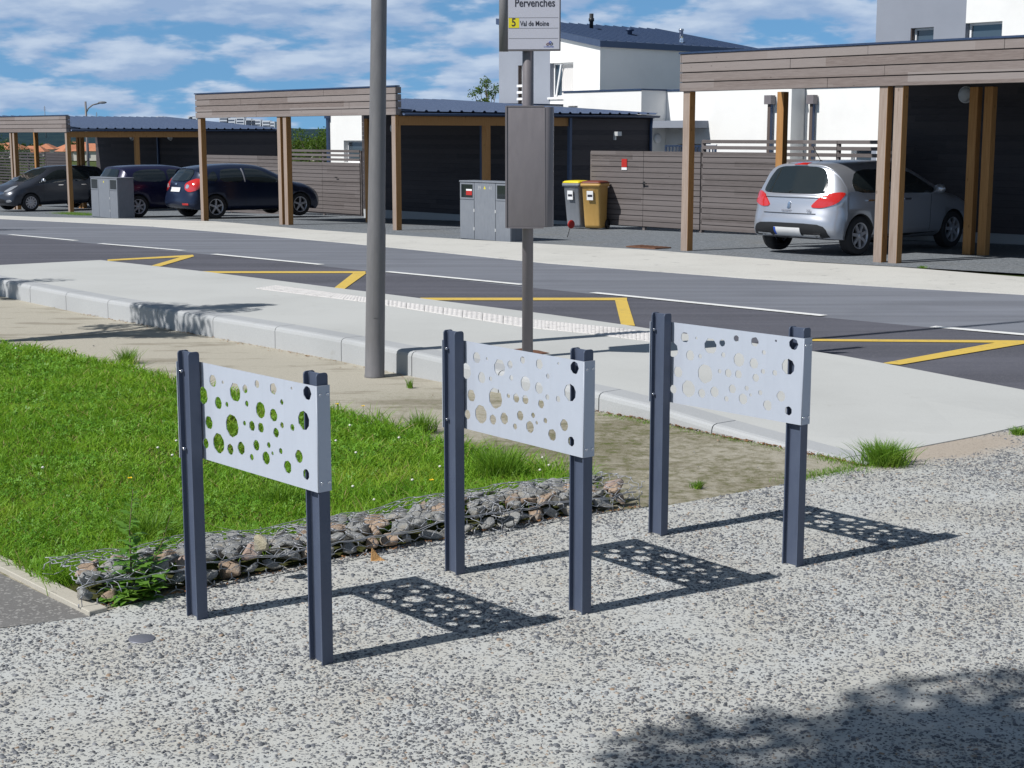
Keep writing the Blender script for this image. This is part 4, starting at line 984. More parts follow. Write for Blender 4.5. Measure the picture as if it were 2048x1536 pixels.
def text(s_, x, z, size, m, parent, y=-0.0785, bold=0.0, sxx=1.0, name='lettering', rot=(R(90), 0, 0)):
    cu = bpy.data.curves.new(name, 'FONT'); cu.body = s_; cu.size = size; cu.extrude = 0.0003; cu.offset = bold; cu.resolution_u = 4
    o = bpy.data.objects.new(name, cu); dg = bpy.context.evaluated_depsgraph_get(); col.objects.link(o)
    me = bpy.data.meshes.new_from_object(o.evaluated_get(bpy.context.evaluated_depsgraph_get())); col.objects.unlink(o); bpy.data.objects.remove(o)
    me.materials.clear(); me.materials.append(M[m]); o = bpy.data.objects.new(name, me); link(o, parent)
    o.location = (x, y, z); o.rotation_euler = rot; o.scale = (sxx, 1, 1); return o
text('Pervenches', sx(1030), zpx(13.2), 0.079, 'ink', sg, bold=0.0012, sxx=0.80)
text('5', sx(1023.5), zpx(52.2), 0.080, 'ink', sg, y=-0.079, bold=0.001, sxx=0.85)
text('Val de Moine', sx(1041), zpx(51.8), 0.050, 'ink', sg, bold=0.0008, sxx=0.78)
text('LA CHOLETAISE', sx(1088.5), zpx(94.8), 0.0125, 'plate_blue', sg, sxx=0.78)
for (cx_, cz_, a_, b_, m_) in ((1096.5, 88.2, 0.0105, 0.0072, 'brownred'), (1103.5, 88.0, 0.0095, 0.0075, 'ink'), (1100.8, 85.2, 0.0085, 0.0075, 'plate_blue')):
    mb = MB(); mb.tube([(sx(cx_) + a_ * math.cos(k * 0.5236), -0.0786, zpx(cz_) + b_ * math.sin(k * 0.5236) + 0.4 * a_ * math.cos(k * 0.5236)) for k in range(13)], 0.0019, 5); mb.build('emblem', m_, sg)
# far street lamp above the carport roofs
pl = at(171, 205, 78.0)
t = thing('street_lamp', 'small curved street lamp rising behind the farthest carport', 'street lamp', (pl.x, pl.y, g(78)))
mb = MB(); zt = pl.z - g(78); mb.tube([(0, 0, 0), (0, 0, zt + 0.05)], [0.09, 0.05], 8); mb.build('pole', 'pole', t)
mb = MB(); mb.tube([(0, 0, zt - 0.55), (0.12, 0, zt - 0.3), (0.35, 0, zt - 0.12), (0.7, 0, zt - 0.04)], 0.035, 6); mb.build('arm', 'pole', t)
mb = MB(); mb.ico((0.85, 0, zt + 0.0), 0.2, 0, 2, (1.15, 0.6, 0.35)); mb.build('lamp_head', 'cabinet', t)

# ------------------------------------------------------------------ utility cabinets
def cabinet(pL, pR, ht, depth, label, numbers=None):
    pL = Vector(pL); pR = Vector(pR); d = pR - pL; w = d.length; ang = math.atan2(d.y, d.x); z0 = g((pL.y + pR.y) / 2) - 0.04
    t = thing('utility_cabinet', label, 'cabinet', (pL.x, pL.y, z0), ang); h_ = ht + 0.04
    mb = MB(); mb.box(0, w, 0.01, depth, 0, h_ - 0.03); mb.build('housing', 'cabinet', t, 0.008)
    mb = MB(); mb.box(-0.015, w + 0.015, -0.015, depth + 0.015, h_ - 0.03, h_); mb.build('lid', 'cabinet', t, 0.006)
    xs = [0.0, w * 0.29, w * 0.71, w]
    for k in range(3):
        x0, x1 = xs[k] + 0.006, xs[k + 1] - 0.006
        top_z = h_ - 0.04 if k == 1 else h_ * 0.68
        mb = MB(); mb.box(x0, x1, -0.008, 0.0095, 0.03, top_z); dr = mb.build('door', 'cabinet', t, 0.003)
        if k != 1:
            mb = MB(); mb.box(x0, x1, -0.006, 0.0095, h_ * 0.69, h_ - 0.04); mb.build('meter_frame', 'cabinet', t)
            mb = MB(); mb.box(x0 + 0.04, x1 - 0.04, -0.0085, -0.0065, h_ * 0.72, h_ - 0.07); ww = mb.build('meter_window', 'carglass', t)
            if k == 2 or not numbers: continue
            mb = MB(); mb.box(x0 + (x1 - x0) * 0.45, x1 - 0.06, -0.0105, -0.0086, h_ * 0.76, h_ * 0.83, 0); mb.box(x0 + (x1 - x0) * 0.45, x1 - 0.06, -0.0105, -0.0086, h_ * 0.832, h_ * 0.86, 1)
            mb.build('meter_label', ['red', 'white'], ww)
        for z in (0.2, 0.55):
            if k < 2: mb = MB(); mb.box(x1 - 0.012, x1 + 0.02, -0.014, -0.0081, z, z + 0.06); mb.build('hinge', 'kerb', t)
    mb = MB(); cx = w * 0.5; mb.add([(cx - 0.03, -0.0095, h_ - 0.15), (cx + 0.03, -0.0095, h_ - 0.15), (cx, -0.0095, h_ - 0.09), (cx - 0.03, -0.0082, h_ - 0.15), (cx + 0.03, -0.0082, h_ - 0.15), (cx, -0.0082, h_ - 0.09)], [(0, 1, 2), (3, 5, 4), (0, 3, 4, 1), (1, 4, 5, 2), (2, 5, 3, 0)])
    mb.build('warning_triangle', 'sign_yellow', t)
    if numbers:
        text(numbers[0], w * 0.36, h_ - 0.16, 0.1, 'kerb', t, y=-0.0095); text(numbers[1], w * 0.58, h_ - 0.16, 0.1, 'kerb', t, y=-0.0095)
    return t
cabinet((-1.0, 29.40), (-0.02, 28.28), 1.10, 0.34, 'grey utility meter cabinet partly hidden by the bus stop timetable box', ('39', '41'))
cabinet((-12.05, 43.7), (-10.98, 42.48), 1.12, 0.5, 'dark-sided grey utility cabinet beside the dark blue car')

# ------------------------------------------------------------------ wheelie bins
def wbin(x, y, ang, body, lid, rim, label, ht=1.06):
    t = thing('wheelie_bin', label, 'wheelie bin', (x, y, g(y) - 0.01), ang, 'wheelie bins by the slat fence')
    mb = MB()
    def rr(w, d, z, yo=0):
        r_ = 0.05; out = []
        for cx, cy, a0 in ((w / 2 - r_, d / 2 - r_, 0), (-w / 2 + r_, d / 2 - r_, 90), (-w / 2 + r_, -d / 2 + r_, 180), (w / 2 - r_, -d / 2 + r_, 270)):
            for k in range(5): a = R(a0 + 22.5 * k); out.append((cx + r_ * math.cos(a), cy + r_ * math.sin(a) + yo, z))
        return out
    mb.ring([rr(0.38, 0.36, 0.03, 0.06), rr(0.39, 0.38, 0.10, 0.05), rr(0.44, 0.48, ht - 0.13, 0), rr(0.45, 0.50, ht - 0.12, 0)], 0, True)
    mb.build('body', body, t)
    mb = MB(); mb.ring([rr(0.49, 0.55, ht - 0.12), rr(0.495, 0.555, ht - 0.06), rr(0.48, 0.54, ht - 0.05)], 0, True); mb.build('rim', rim, t)
    mb = MB(); mb.ring([rr(0.47, 0.53, ht - 0.048), rr(0.48, 0.54, ht - 0.03), rr(0.42, 0.48, ht + 0.0), rr(0.26, 0.3, ht + 0.012)], 0, True); mb.box(-0.22, -0.15, 0.22, 0.30, ht - 0.07, ht - 0.02); mb.box(0.15, 0.22, 0.22, 0.30, ht - 0.07, ht - 0.02)
    mb.build('lid', lid, t)
    for sx_ in (-0.21, 0.21):
        mb = MB(); s2 = 0.03; mb.lathe([(0.03, sx_ - s2), (0.10, sx_ - s2), (0.105, sx_ - s2 * 0.5), (0.105, sx_ + s2 * 0.5), (0.10, sx_ + s2), (0.03, sx_ + s2)], 20, 'X', (0, 0.22, 0.105)); mb.build('wheel', 'black', t)
    mb = MB(); mb.box(-0.08, 0.07, -0.238, -0.215, ht - 0.40, ht - 0.2, 0); mb.box(-0.06, 0.055, -0.2405, -0.2381, ht - 0.33, ht - 0.28, 1); o = mb.build('sticker', ['white', 'ink'], t); o.rotation_euler.x = R(2.5); o.location = (0, -0.0, 0)
    return t
wbin(1.47, 34.35, angB + R(10), 'bin_grey', 'bin_yellow', 'bin_grey', 'grey wheelie bin with a yellow lid standing beside the tan bin')
wbin(1.84, 33.85, angB + R(22), 'tan', 'brownred', 'tan', 'tan wheelie bin with a brown lid in front of the slat fence')
t = thing('marker_paddle', 'small leaning red round marker on a stick in the gravel by the bins', 'marker', (1.09, 30.04, g(30.04)))
mb = MB(); mb.tube([(0, 0, -0.03), (0.055, 0, 0.17)], 0.008, 6); mb.build('stick', 'black', t)
mb = MB(); mb.lathe([(0.005, -0.012), (0.07, -0.012), (0.085, -0.005), (0.085, 0.005), (0.07, 0.012), (0.005, 0.012)], 20, 'Y'); o = mb.build('disc', 'red', t); o.location = (0.08, 0, 0.24); o.rotation_euler = (0, R(15), R(35))
t = thing('ground_disc', 'round steel ground marker disc set in the plaza', 'disc', (-1.34, 5.26, 0.0))
mb = MB(); mb.lathe([(0.0005, 0.0042), (0.046, 0.0040), (0.0485, 0.002), (0.0485, -0.004)], 40, 'Z'); mb.build('disc', 'steel', t)
t = thing('drain_cover', 'rusty drain cover lying in the gravel left of the right carport', 'drain cover', (*G(1297, 494), g(25.8) - 0.008), angB)
mb = MB(); mb.box(-0.35, 0.35, -0.2, 0.2, -0.01, 0.008)
for k in range(6): mb.box(-0.32 + k * 0.11, -0.26 + k * 0.11, -0.17, 0.17, 0.008, 0.014)
mb.build('grate', 'earth', t)

# ------------------------------------------------------------------ cars
def carlerp(c, x): 
    xs = [p[0] for p in c]; return float(np.interp(x, xs, [p[1] for p in c]))
def car(loc, heading, spec, label, paintm):
    """local frame: x from rear bumper to nose, y to the car's left, z up; origin under the rear bumper"""
    L_, Wd, Ht = spec['L'], spec['W'], spec['H']; hw0 = Wd / 2
    top = [Vector((p[0], 0, p[1])) for p in spec['top']]; bot = [Vector((p[0], 0, p[1])) for p in spec['bot']]
    T = [p for p in spline(top, 7)]; B = []
    bs = [(p.x, p.z) for p in bot]
    belt = spec['belt']; tumble = spec['tumble']
    def hw(x, z):
        u = min(x, L_ - x); w = hw0 * (1 - 0.07 * max(0, 1 - u / 0.9) ** 2 - 0.05 * max(0, 1 - u / 0.25) ** 2)
        bz = belt[0] + (belt[1] - belt[0]) * (x / L_)
        if z > bz: w -= tumble * ((z - bz) / (Ht - bz)) ** 1.15
        if z < 0.42: w -= 0.05 * ((0.42 - z) / 0.25) ** 1.3
        w -= 0.018 * math.exp(-((z - bz + 0.2) / 0.07) ** 2)
        return max(w, 0.05)
    nT = len(T)
    # total length param for the bottom: matches x of top, clipped
    x_b0, x_b1 = bot[0].x, bot[-1].x
    for p in T:
        xb = min(max(p.x, x_b0), x_b1); B.append(Vector((xb, 0, float(np.interp(xb, [b.x for b in bot], [b.z for b in bot])))))
    rear_i = [i for i in range(nT) if T[i].x < x_b0]; front_i = [i for i in range(nT) if T[i].x > x_b1]
    ph = [R(a) for a in np.concatenate([np.linspace(0, 50, 6), np.linspace(58, 90, 9)])]
    ph2 = [R(a) for a in np.linspace(12, 90, 7)]
    rings = []
    nn = 5.5
    for i in range(nT):
        t_, b_ = T[i], B[i]
        half = []
        zm = b_.z + (t_.z - b_.z) * 0.42
        def pos(fr, yf):
            x = b_.x + (t_.x - b_.x) * fr; z = b_.z + (t_.z - b_.z) * fr
            y = yf * hw(x, z)
            bow = spec.get('bow', 0.14) * abs(y / hw0) ** 2.4
            e = max(0, 1 - x / 1.1) ** 1.0; e2 = max(0, 1 - (L_ - x) / 1.1)
            x += bow * e - (bow * 1.5) * e2
            z -= 0.03 * abs(yf) ** 2 * (fr ** 3)
            return (x, y, z)
        for a in ph:
            yf = math.sin(a) ** (2 / nn); cf = max(0, math.cos(a)) ** (2 / nn); half.append(pos(0.42 + 0.58 * cf, yf))
        for a in ph2:
            yf = max(0, math.cos(a)) ** (2 / 6.0); cf = math.sin(a) ** (2 / 6.0); half.append(pos(0.42 * (1 - cf), yf))
        ring = half + [(x, -y, z) for x, y, z in half[1:-1][::-1]]
        rings.append(ring)
    root = thing('parked_car', label, 'car', loc, heading)
    mb = MB(); mb.ring(rings, 0, True)
    body = mb.build('body', [paintm, 'black'], root)
    bm = bmesh.new(); bm.from_mesh(body.data); bmesh.ops.remove_doubles(bm, verts=bm.verts, dist=0.0008); bmesh.ops.recalc_face_normals(bm, faces=bm.faces)
    bvh = BVHTree.FromBMesh(bm); bm.to_mesh(body.data); bm.free()
    # wheel arches
    wr = spec['wr']; axles = spec['axles']; cut = MB()
    for ax in axles:
        for s_ in (-1, 1):
            y0, y1 = (hw0 - 0.26, hw0 + 0.2) if s_ > 0 else (-hw0 - 0.2, -hw0 + 0.26)
            cut.lathe([(wr + 0.045, y0), (wr + 0.045, y1)], 36, 'Y', (ax, 0, wr - 0.01))
    co = cut.build('cutter', 'black', root)
    bo = body.modifiers.new('arch', 'BOOLEAN'); bo.operation = 'DIFFERENCE'; bo.object = co; bo.solver = 'EXACT'; bo.use_self = True; bo.material_mode = 'TRANSFER'
    bpy.context.view_layer.update()
    me = bpy.data.meshes.new_from_object(body.evaluated_get(bpy.context.evaluated_depsgraph_get()))
    print('CAR', label[:12], len(me.vertices), len(body.data.vertices))
    body.modifiers.clear(); body.data = me; bpy.data.objects.remove(co)
    def decal(name, poly, mode, m, parent=body, off=0.004, th=0.012, rounds=2, cuts=4):
        """poly in the plane seen from the side (x,z) or rear/front (y,z); projected on the body; given a real thickness"""
        P = [Vector(p) for p in poly]
        for _ in range(rounds):
            Q = []
            for i in range(len(P)):
                a, b = P[i], P[(i + 1) % len(P)]; Q += [a.lerp(b, 0.2), a.lerp(b, 0.8)]
            P = Q
        d = {'L': Vector((0, -1, 0)), 'R': Vector((0, 1, 0)), 'rear': Vector((1, 0, 0)), 'front': Vector((-1, 0, 0)), 'RR': Vector((1, 0.8, 0)).normalized(), 'RL': Vector((1, -0.8, 0)).normalized(),
             'FL': Vector((-1, -0.9, 0)).normalized(), 'FR': Vector((-1, 0.9, 0)).normalized(), 'top': Vector((0, 0, -1))}[mode]
        def org(p):
            if mode in ('L', 'R'): return Vector((p.x, -d.y * 3, p.y))
            if mode == 'top': return Vector((p.x, p.y, 5))
            if mode in ('rear', 'RR', 'RL'): o = Vector((0.1, p.x, p.y)); return o - d * 3
            o = Vector((L_ - 0.1, p.x, p.y)); return o - d * 3
        bm = bmesh.new(); f = bm.faces.new([bm.verts.new((p.x, p.y, 0)) for p in P]); bmesh.ops.triangulate(bm, faces=[f])
        xs = [p.x for p in P]; ys = [p.y for p in P]; st = max(0.022, (max(xs) - min(xs)) / 26)
        for ax_, lo_, hi_ in ((0, min(xs), max(xs)), (1, min(ys), max(ys))):
            q = lo_ + st
            while q < hi_ - st * 0.3:
                gm = list(bm.verts) + list(bm.edges) + list(bm.faces)
                bmesh.ops.bisect_plane(bm, geom=gm, plane_co=(q, 0, 0) if ax_ == 0 else (0, q, 0), plane_no=(1, 0, 0) if ax_ == 0 else (0, 1, 0)); q += st
        for v in bm.verts:
            o_ = org(v.co.to_2d()); h_, nrm, _, _ = bvh.ray_cast(o_, d)
            if h_ is None: h_, nrm, _, _ = bvh.find_nearest(o_ + d * 3)
            v.co = h_ + (nrm if nrm.dot(d) < 0 else -nrm) * off if mode != 'rear' or off > 0.016 else h_ + (nrm if nrm.dot(d) < 0 else -nrm) * (off * 0.7) - d * 0.012
        bmesh.ops.recalc_face_normals(bm, faces=bm.faces)
        r = bmesh.ops.extrude_face_region(bm, geom=list(bm.faces))
        for v in [x for x in r['geom'] if isinstance(x, bmesh.types.BMVert)]: v.co += d * th
        bmesh.ops.recalc_face_normals(bm, faces=bm.faces)
        me2 = bpy.data.meshes.new(name); bm.to_mesh(me2); bm.free(); me2.materials.append(M[m])
        for p in me2.polygons: p.use_smooth = True
        try: me2.set_sharp_from_angle(angle=R(40))
        except Exception: pass
        o = bpy.data.objects.new(name, me2); return link(o, parent)
    spec['deco'](decal, root, body)
    for ax in axles:
        for s_ in (-1, 1):
            yc = s_ * (hw0 - 0.115)
            we = bpy.data.objects.new('wheel', None); link(we, root); we.location = (ax, yc, wr); we.empty_display_size = 0.1
            mb = MB(); mb.lathe([(wr * 0.66, -0.095), (wr * 0.9, -0.105), (wr * 0.975, -0.09), (wr, -0.06), (wr, 0.06), (wr * 0.975, 0.09), (wr * 0.9, 0.105), (wr * 0.66, 0.095)], 36, 'Y', caps=False); mb.build('tyre', 'tyre', we)
            mb = MB(); o_ = s_ * 0.085; rr_ = wr * 0.66
            mb.lathe([(rr_ + 0.003, o_ * 1.15), (rr_ - 0.012, o_ * 1.17), (rr_ - 0.02, o_ * 0.8), (rr_ - 0.03, -o_)], 36, 'Y', caps=False)
            for k in range(spec.get('spokes', 7)):
                a = 2 * math.pi * k / spec.get('spokes', 7) + 0.3; c_, n_ = math.cos(a), math.sin(a); w0, w1 = 0.030, 0.022
                def P_(r_, w_, y_): return (r_ * c_ - w_ * n_, y_, r_ * n_ + w_ * c_)
                r0, r1 = 0.02, rr_ - 0.008
                v = [P_(r0, -w0, o_ * 1.05), P_(r0, w0, o_ * 1.05), P_(r1, w1, o_ * 1.1), P_(r1, -w1, o_ * 1.1), P_(r0, -w0, o_ * 0.7), P_(r0, w0, o_ * 0.7), P_(r1, w1, o_ * 0.8), P_(r1, -w1, o_ * 0.8)]
                mb.add(v, [(0, 1, 2, 3), (4, 7, 6, 5), (0, 3, 7, 4), (1, 5, 6, 2), (0, 4, 5, 1), (2, 6, 7, 3)])
            mb.lathe([(0.045, o_ * 0.6), (0.045, o_ * 1.08), (0.03, o_ * 1.16), (0.002, o_ * 1.18)], 16, 'Y'); mb.build('rim', 'alloy', we)
            mb = MB(); mb.lathe([(0.004, -o_ * 0.2), (rr_ * 0.98, -o_ * 0.2), (rr_ * 0.98, -o_ * 0.1), (0.004, -o_ * 0.1)], 24, 'Y'); mb.build('brake_drum', 'black', we)
    return root
def sym(poly): return [(-x, z) for x, z in poly][::-1]
def deco_silver(decal, root, body):
    decal('rear_window', [(-0.60, 0.985), (0.60, 0.985), (0.625, 1.05), (0.575, 1.22), (0.475, 1.37), (0.30, 1.41), (-0.30, 1.41), (-0.475, 1.37), (-0.575, 1.22), (-0.625, 1.05)], 'rear', 'carglass', off=0.011)
    for m_, sg_ in (('RR', -1), ('RL', 1)):
        pl_ = [(0.38, 0.765), (0.62, 0.755), (0.93, 0.835), (1.10, 0.99), (1.0, 1.01), (0.78, 0.99), (0.58, 0.93)]
        decal('tail_light', [(sg_ * x, z) for x, z in (pl_ if sg_ > 0 else pl_[::-1])], m_, 'taillight', off=0.016, th=0.03, rounds=2)
    decal('bumper_insert', [(-0.76, 0.265), (0.76, 0.265), (0.70, 0.46), (0.54, 0.515), (-0.54, 0.515), (-0.70, 0.46)], 'rear', 'black', off=0.004, rounds=1)
    decal('bumper_trim', [(-0.62, 0.338), (-0.33, 0.338), (-0.33, 0.358), (-0.62, 0.36)], 'rear', 'chrome', off=0.034, rounds=0); decal('bumper_trim', [(0.33, 0.338), (0.62, 0.338), (0.62, 0.36), (0.33, 0.358)], 'rear', 'chrome', off=0.034, rounds=0)
    pl2 = decal('number_plate', [(-0.27, 0.335), (0.25, 0.335), (0.25, 0.445), (-0.27, 0.445)], 'rear', 'plate', off=0.024, rounds=0)
    decal('plate_band', [(0.212, 0.337), (0.248, 0.337), (0.248, 0.443), (0.212, 0.443)], 'rear', 'plate_blue', off=0.027, rounds=0, parent=pl2)
    decal('third_brake_light', [(-0.13, 1.435), (0.13, 1.435), (0.13, 1.462), (-0.13, 1.462)], 'rear', 'taillight', off=0.012, rounds=0)
    decal('tailgate_seam', [(-0.55, 0.915), (0.55, 0.915), (0.55, 0.922), (-0.55, 0.922)], 'rear', 'black', off=0.002, rounds=0)
    decal('tailgate_seam', [(-0.52, 0.665), (0.52, 0.665), (0.52, 0.673), (-0.52, 0.673)], 'rear', 'black', off=0.002, rounds=0)
    decal('emblem', [(-0.03, 0.745), (-0.012, 0.765), (0.012, 0.742), (0.03, 0.75), (0.022, 0.79), (0.034, 0.81), (0.018, 0.845), (-0.008, 0.855), (-0.03, 0.83), (-0.015, 0.805), (-0.034, 0.785)], 'rear', 'chrome', off=0.008, rounds=1)
    for (tx_, xo_, yo_, zo_, sz_) in (('PEUGEOT', 0.028, 0.13, 0.695, 0.045), ('308', 0.038, -0.36, 0.70, 0.055)):
        to_ = text(tx_, 0, 0, sz_, 'steel', root, y=0, bold=0.001, rot=(R(78), 0, R(-90))); to_.location = (xo_, yo_, zo_)
    for s_ in ('L', 'R'):
        decal('side_window', [(0.62, 1.0), (1.55, 0.975), (1.55, 1.345), (1.15, 1.36), (0.80, 1.32), (0.60, 1.15)], s_, 'carglass', rounds=1)
        decal('side_window', [(1.63, 0.975), (2.95, 0.945), (2.60, 1.13), (2.28, 1.30), (1.95, 1.35), (1.63, 1.35)], s_, 'carglass', rounds=1)
        for x in (1.59, 2.68): decal('door_seam', [(x, 0.33), (x + 0.008, 0.33), (x + 0.012, 0.93), (x + 0.004, 0.93)], s_, 'black', off=0.002, rounds=0)
        for x in (0.92, 1.92): decal('door_handle', [(x, 0.855), (x + 0.19, 0.855), (x + 0.19, 0.885), (x, 0.885)], s_, 'chrome', off=0.03, th=0.03, rounds=1)
        decal('side_sill', [(1.05, 0.24), (3.0, 0.22), (3.0, 0.30), (1.05, 0.31)], s_, 'black', off=0.003, rounds=0)
    decal('windscreen', [(2.55, -0.52), (3.22, -0.62), (3.30, 0), (3.22, 0.62), (2.55, 0.52), (2.48, 0)], 'top', 'carglass', rounds=1)
    for sg_ in (-1, 1):
        mb = MB(); mb.ico((2.78, sg_ * 0.99, 1.02), 0.1, 0, 2, (0.7, 1.1, 0.8)); mb.tube([(2.8, sg_ * 0.84, 0.97), (2.8, sg_ * 0.95, 0.99)], 0.03, 6); mb.build('wing_mirror', 'silver', root)
    decal('headlight', [(0.45, 0.62), (0.78, 0.68), (1.02, 0.83), (0.8, 0.80)], 'FL', 'headlight', rounds=1); decal('headlight', [(-1.02, 0.83), (-0.8, 0.80), (-0.45, 0.62), (-0.78, 0.68)][::-1], 'FR', 'headlight', rounds=1)
    mb = MB(); mb.tube([(0.86, 0.0, 1.47), (0.62, 0.0, 1.73)], 0.006, 5); mb.lathe([(0.03, 1.465), (0.02, 1.495)], 10, 'Z', (0.86, 0, 0)); mb.build('aerial', 'black', root)
    mb = MB(); mb.tube([(0.11, 0.05, 1.0), (0.19, -0.12, 1.07), (0.20, -0.38, 1.045)], 0.009, 5); mb.build('rear_wiper', 'black', root)
SILVER = dict(L=4.28, W=1.80, H=1.50, belt=(0.97, 0.90), tumble=0.24, wr=0.315, axles=(0.77, 3.38), spokes=7, deco=deco_silver,
    top=[(0.10, 0.30), (0.01, 0.40), (0.0, 0.55), (0.03, 0.66), (0.07, 0.80), (0.10, 0.94), (0.14, 1.0), (0.25, 1.22), (0.34, 1.40), (0.38, 1.455), (0.75, 1.485), (1.4, 1.50), (2.0, 1.485), (2.45, 1.41), (2.9, 1.20), (3.3, 1.01), (3.7, 0.93), (4.0, 0.82), (4.18, 0.68), (4.26, 0.50), (4.24, 0.32), (4.15, 0.22)],
    bot=[(0.42, 0.24), (1.2, 0.20), (3.2, 0.19), (3.95, 0.20)])
RRs = Vector((5.54, 24.33)); hd = R(41)
def place_car(rr, hdg, sp, rear_axle=None):
    """origin so that the right rear wheel's contact is at rr"""
    d = Vector((math.cos(hdg), math.sin(hdg))); lft = Vector((-d.y, d.x)); ax = sp['axles'][0]
    o = Vector(rr) - d * ax + lft * (sp['W'] / 2 - 0.06); return (o.x, o.y, g(rr[1]) - 0.012)
car(place_car(RRs, hd, SILVER), hd, SILVER, 'silver hatchback parked under the right-hand carport', 'silver')
def deco_navy(decal, root, body):
    decal('rear_window', [(-0.56, 1.02), (0.56, 1.02), (0.52, 1.22), (0.42, 1.33), (-0.42, 1.33), (-0.52, 1.22)], 'rear', 'carglass', off=0.011, rounds=1)
    for m_, sg_ in (('RR', -1), ('RL', 1)):
        pl_ = [(0.50, 0.80), (0.72, 0.72), (1.02, 0.78), (1.28, 1.02), (0.98, 1.10), (0.70, 1.03), (0.50, 0.94)]
        decal('tail_light', [(sg_ * x, z) for x, z in (pl_ if sg_ > 0 else pl_[::-1])], m_, 'taillight', off=0.012, th=0.03, rounds=1)
        pc_ = [(0.54, 0.84), (0.66, 0.82), (0.74, 0.90), (0.62, 0.95)]
        decal('reversing_light', [(sg_ * x, z) for x, z in (pc_ if sg_ > 0 else pc_[::-1])], m_, 'headlight', off=0.018, th=0.02, rounds=1)
    decal('number_plate', [(-0.26, 0.73), (0.26, 0.73), (0.26, 0.85), (-0.26, 0.85)], 'rear', 'plate', off=0.012, rounds=0)
    decal('emblem', [(-0.06, 0.93), (0.0, 0.915), (0.06, 0.93), (0.06, 0.955), (0.0, 0.97), (-0.06, 0.955)], 'rear', 'chrome', off=0.008, rounds=1)
    decal('reflector', [(-0.72, 0.38), (-0.5, 0.38), (-0.5, 0.43), (-0.72, 0.43)], 'rear', 'taillight', off=0.006, rounds=0)
    for s_ in ('L', 'R'):
        decal('side_window', [(0.55, 1.05), (0.92, 1.01), (0.92, 1.28), (0.80, 1.27)], s_, 'carglass', rounds=1)
        decal('side_window', [(0.97, 1.01), (1.72, 0.975), (1.72, 1.35), (1.3, 1.345), (1.08, 1.31)], s_, 'carglass', rounds=1)
        decal('side_window', [(1.80, 0.975), (3.02, 0.945), (2.68, 1.13), (2.32, 1.30), (2.1, 1.34), (1.80, 1.355)], s_, 'carglass', rounds=1)
        decal('window_trim', [(1.735, 0.98), (1.765, 0.98), (1.765, 1.35), (1.735, 1.35)], s_, 'alloy', off=0.008, rounds=0)
        for x in (1.1, 2.0): decal('door_handle', [(x, 0.86), (x + 0.19, 0.86), (x + 0.19, 0.885), (x, 0.885)], s_, 'navy', off=0.03, th=0.03, rounds=1)
        for x in (1.76, 2.85): decal('door_seam', [(x, 0.33), (x + 0.008, 0.33), (x + 0.012, 0.93), (x + 0.004, 0.93)], s_, 'black', off=0.002, rounds=0)
    decal('windscreen', [(2.55, -0.52), (3.25, -0.62), (3.33, 0), (3.25, 0.62), (2.55, 0.52), (2.48, 0)], 'top', 'carglass', rounds=1)
    decal('headlight', [(0.45, 0.62), (0.78, 0.66), (1.08, 0.86), (0.8, 0.80)], 'FL', 'headlight', rounds=1); decal('headlight', [(-1.08, 0.86), (-0.8, 0.80), (-0.45, 0.62), (-0.78, 0.66)][::-1], 'FR', 'headlight', rounds=1)
    for sg_ in (-1, 1):
        mb = MB(); mb.ico((2.85, sg_ * 1.0, 1.03), 0.1, 0, 2, (0.7, 1.1, 0.8)); mb.tube([(2.87, sg_ * 0.84, 0.97), (2.87, sg_ * 0.95, 0.99)], 0.03, 6); mb.build('wing_mirror', 'navy', root)
NAVY = dict(L=4.36, W=1.82, H=1.48, belt=(1.0, 0.92), tumble=0.24, wr=0.325, axles=(0.85, 3.5), spokes=5, deco=deco_navy,
    top=[(0.10, 0.30), (0.01, 0.40), (0.0, 0.52), (0.04, 0.66), (0.10, 0.80), (0.13, 0.95), (0.18, 1.03), (0.36, 1.22), (0.44, 1.34), (0.42, 1.37), (0.85, 1.44), (1.5, 1.48), (2.1, 1.465), (2.5, 1.40), (2.95, 1.20), (3.4, 1.0), (3.8, 0.92), (4.1, 0.80), (4.28, 0.66), (4.34, 0.48), (4.32, 0.32), (4.2, 0.2)],
    bot=[(0.42, 0.24), (1.2, 0.19), (3.3, 0.18), (4.05, 0.19)])
hd2 = R(38.5); car(place_car(G(432, 436.5), hd2, NAVY), hd2, NAVY, 'navy hatchback with red tail lights parked at the middle carport', 'navy')
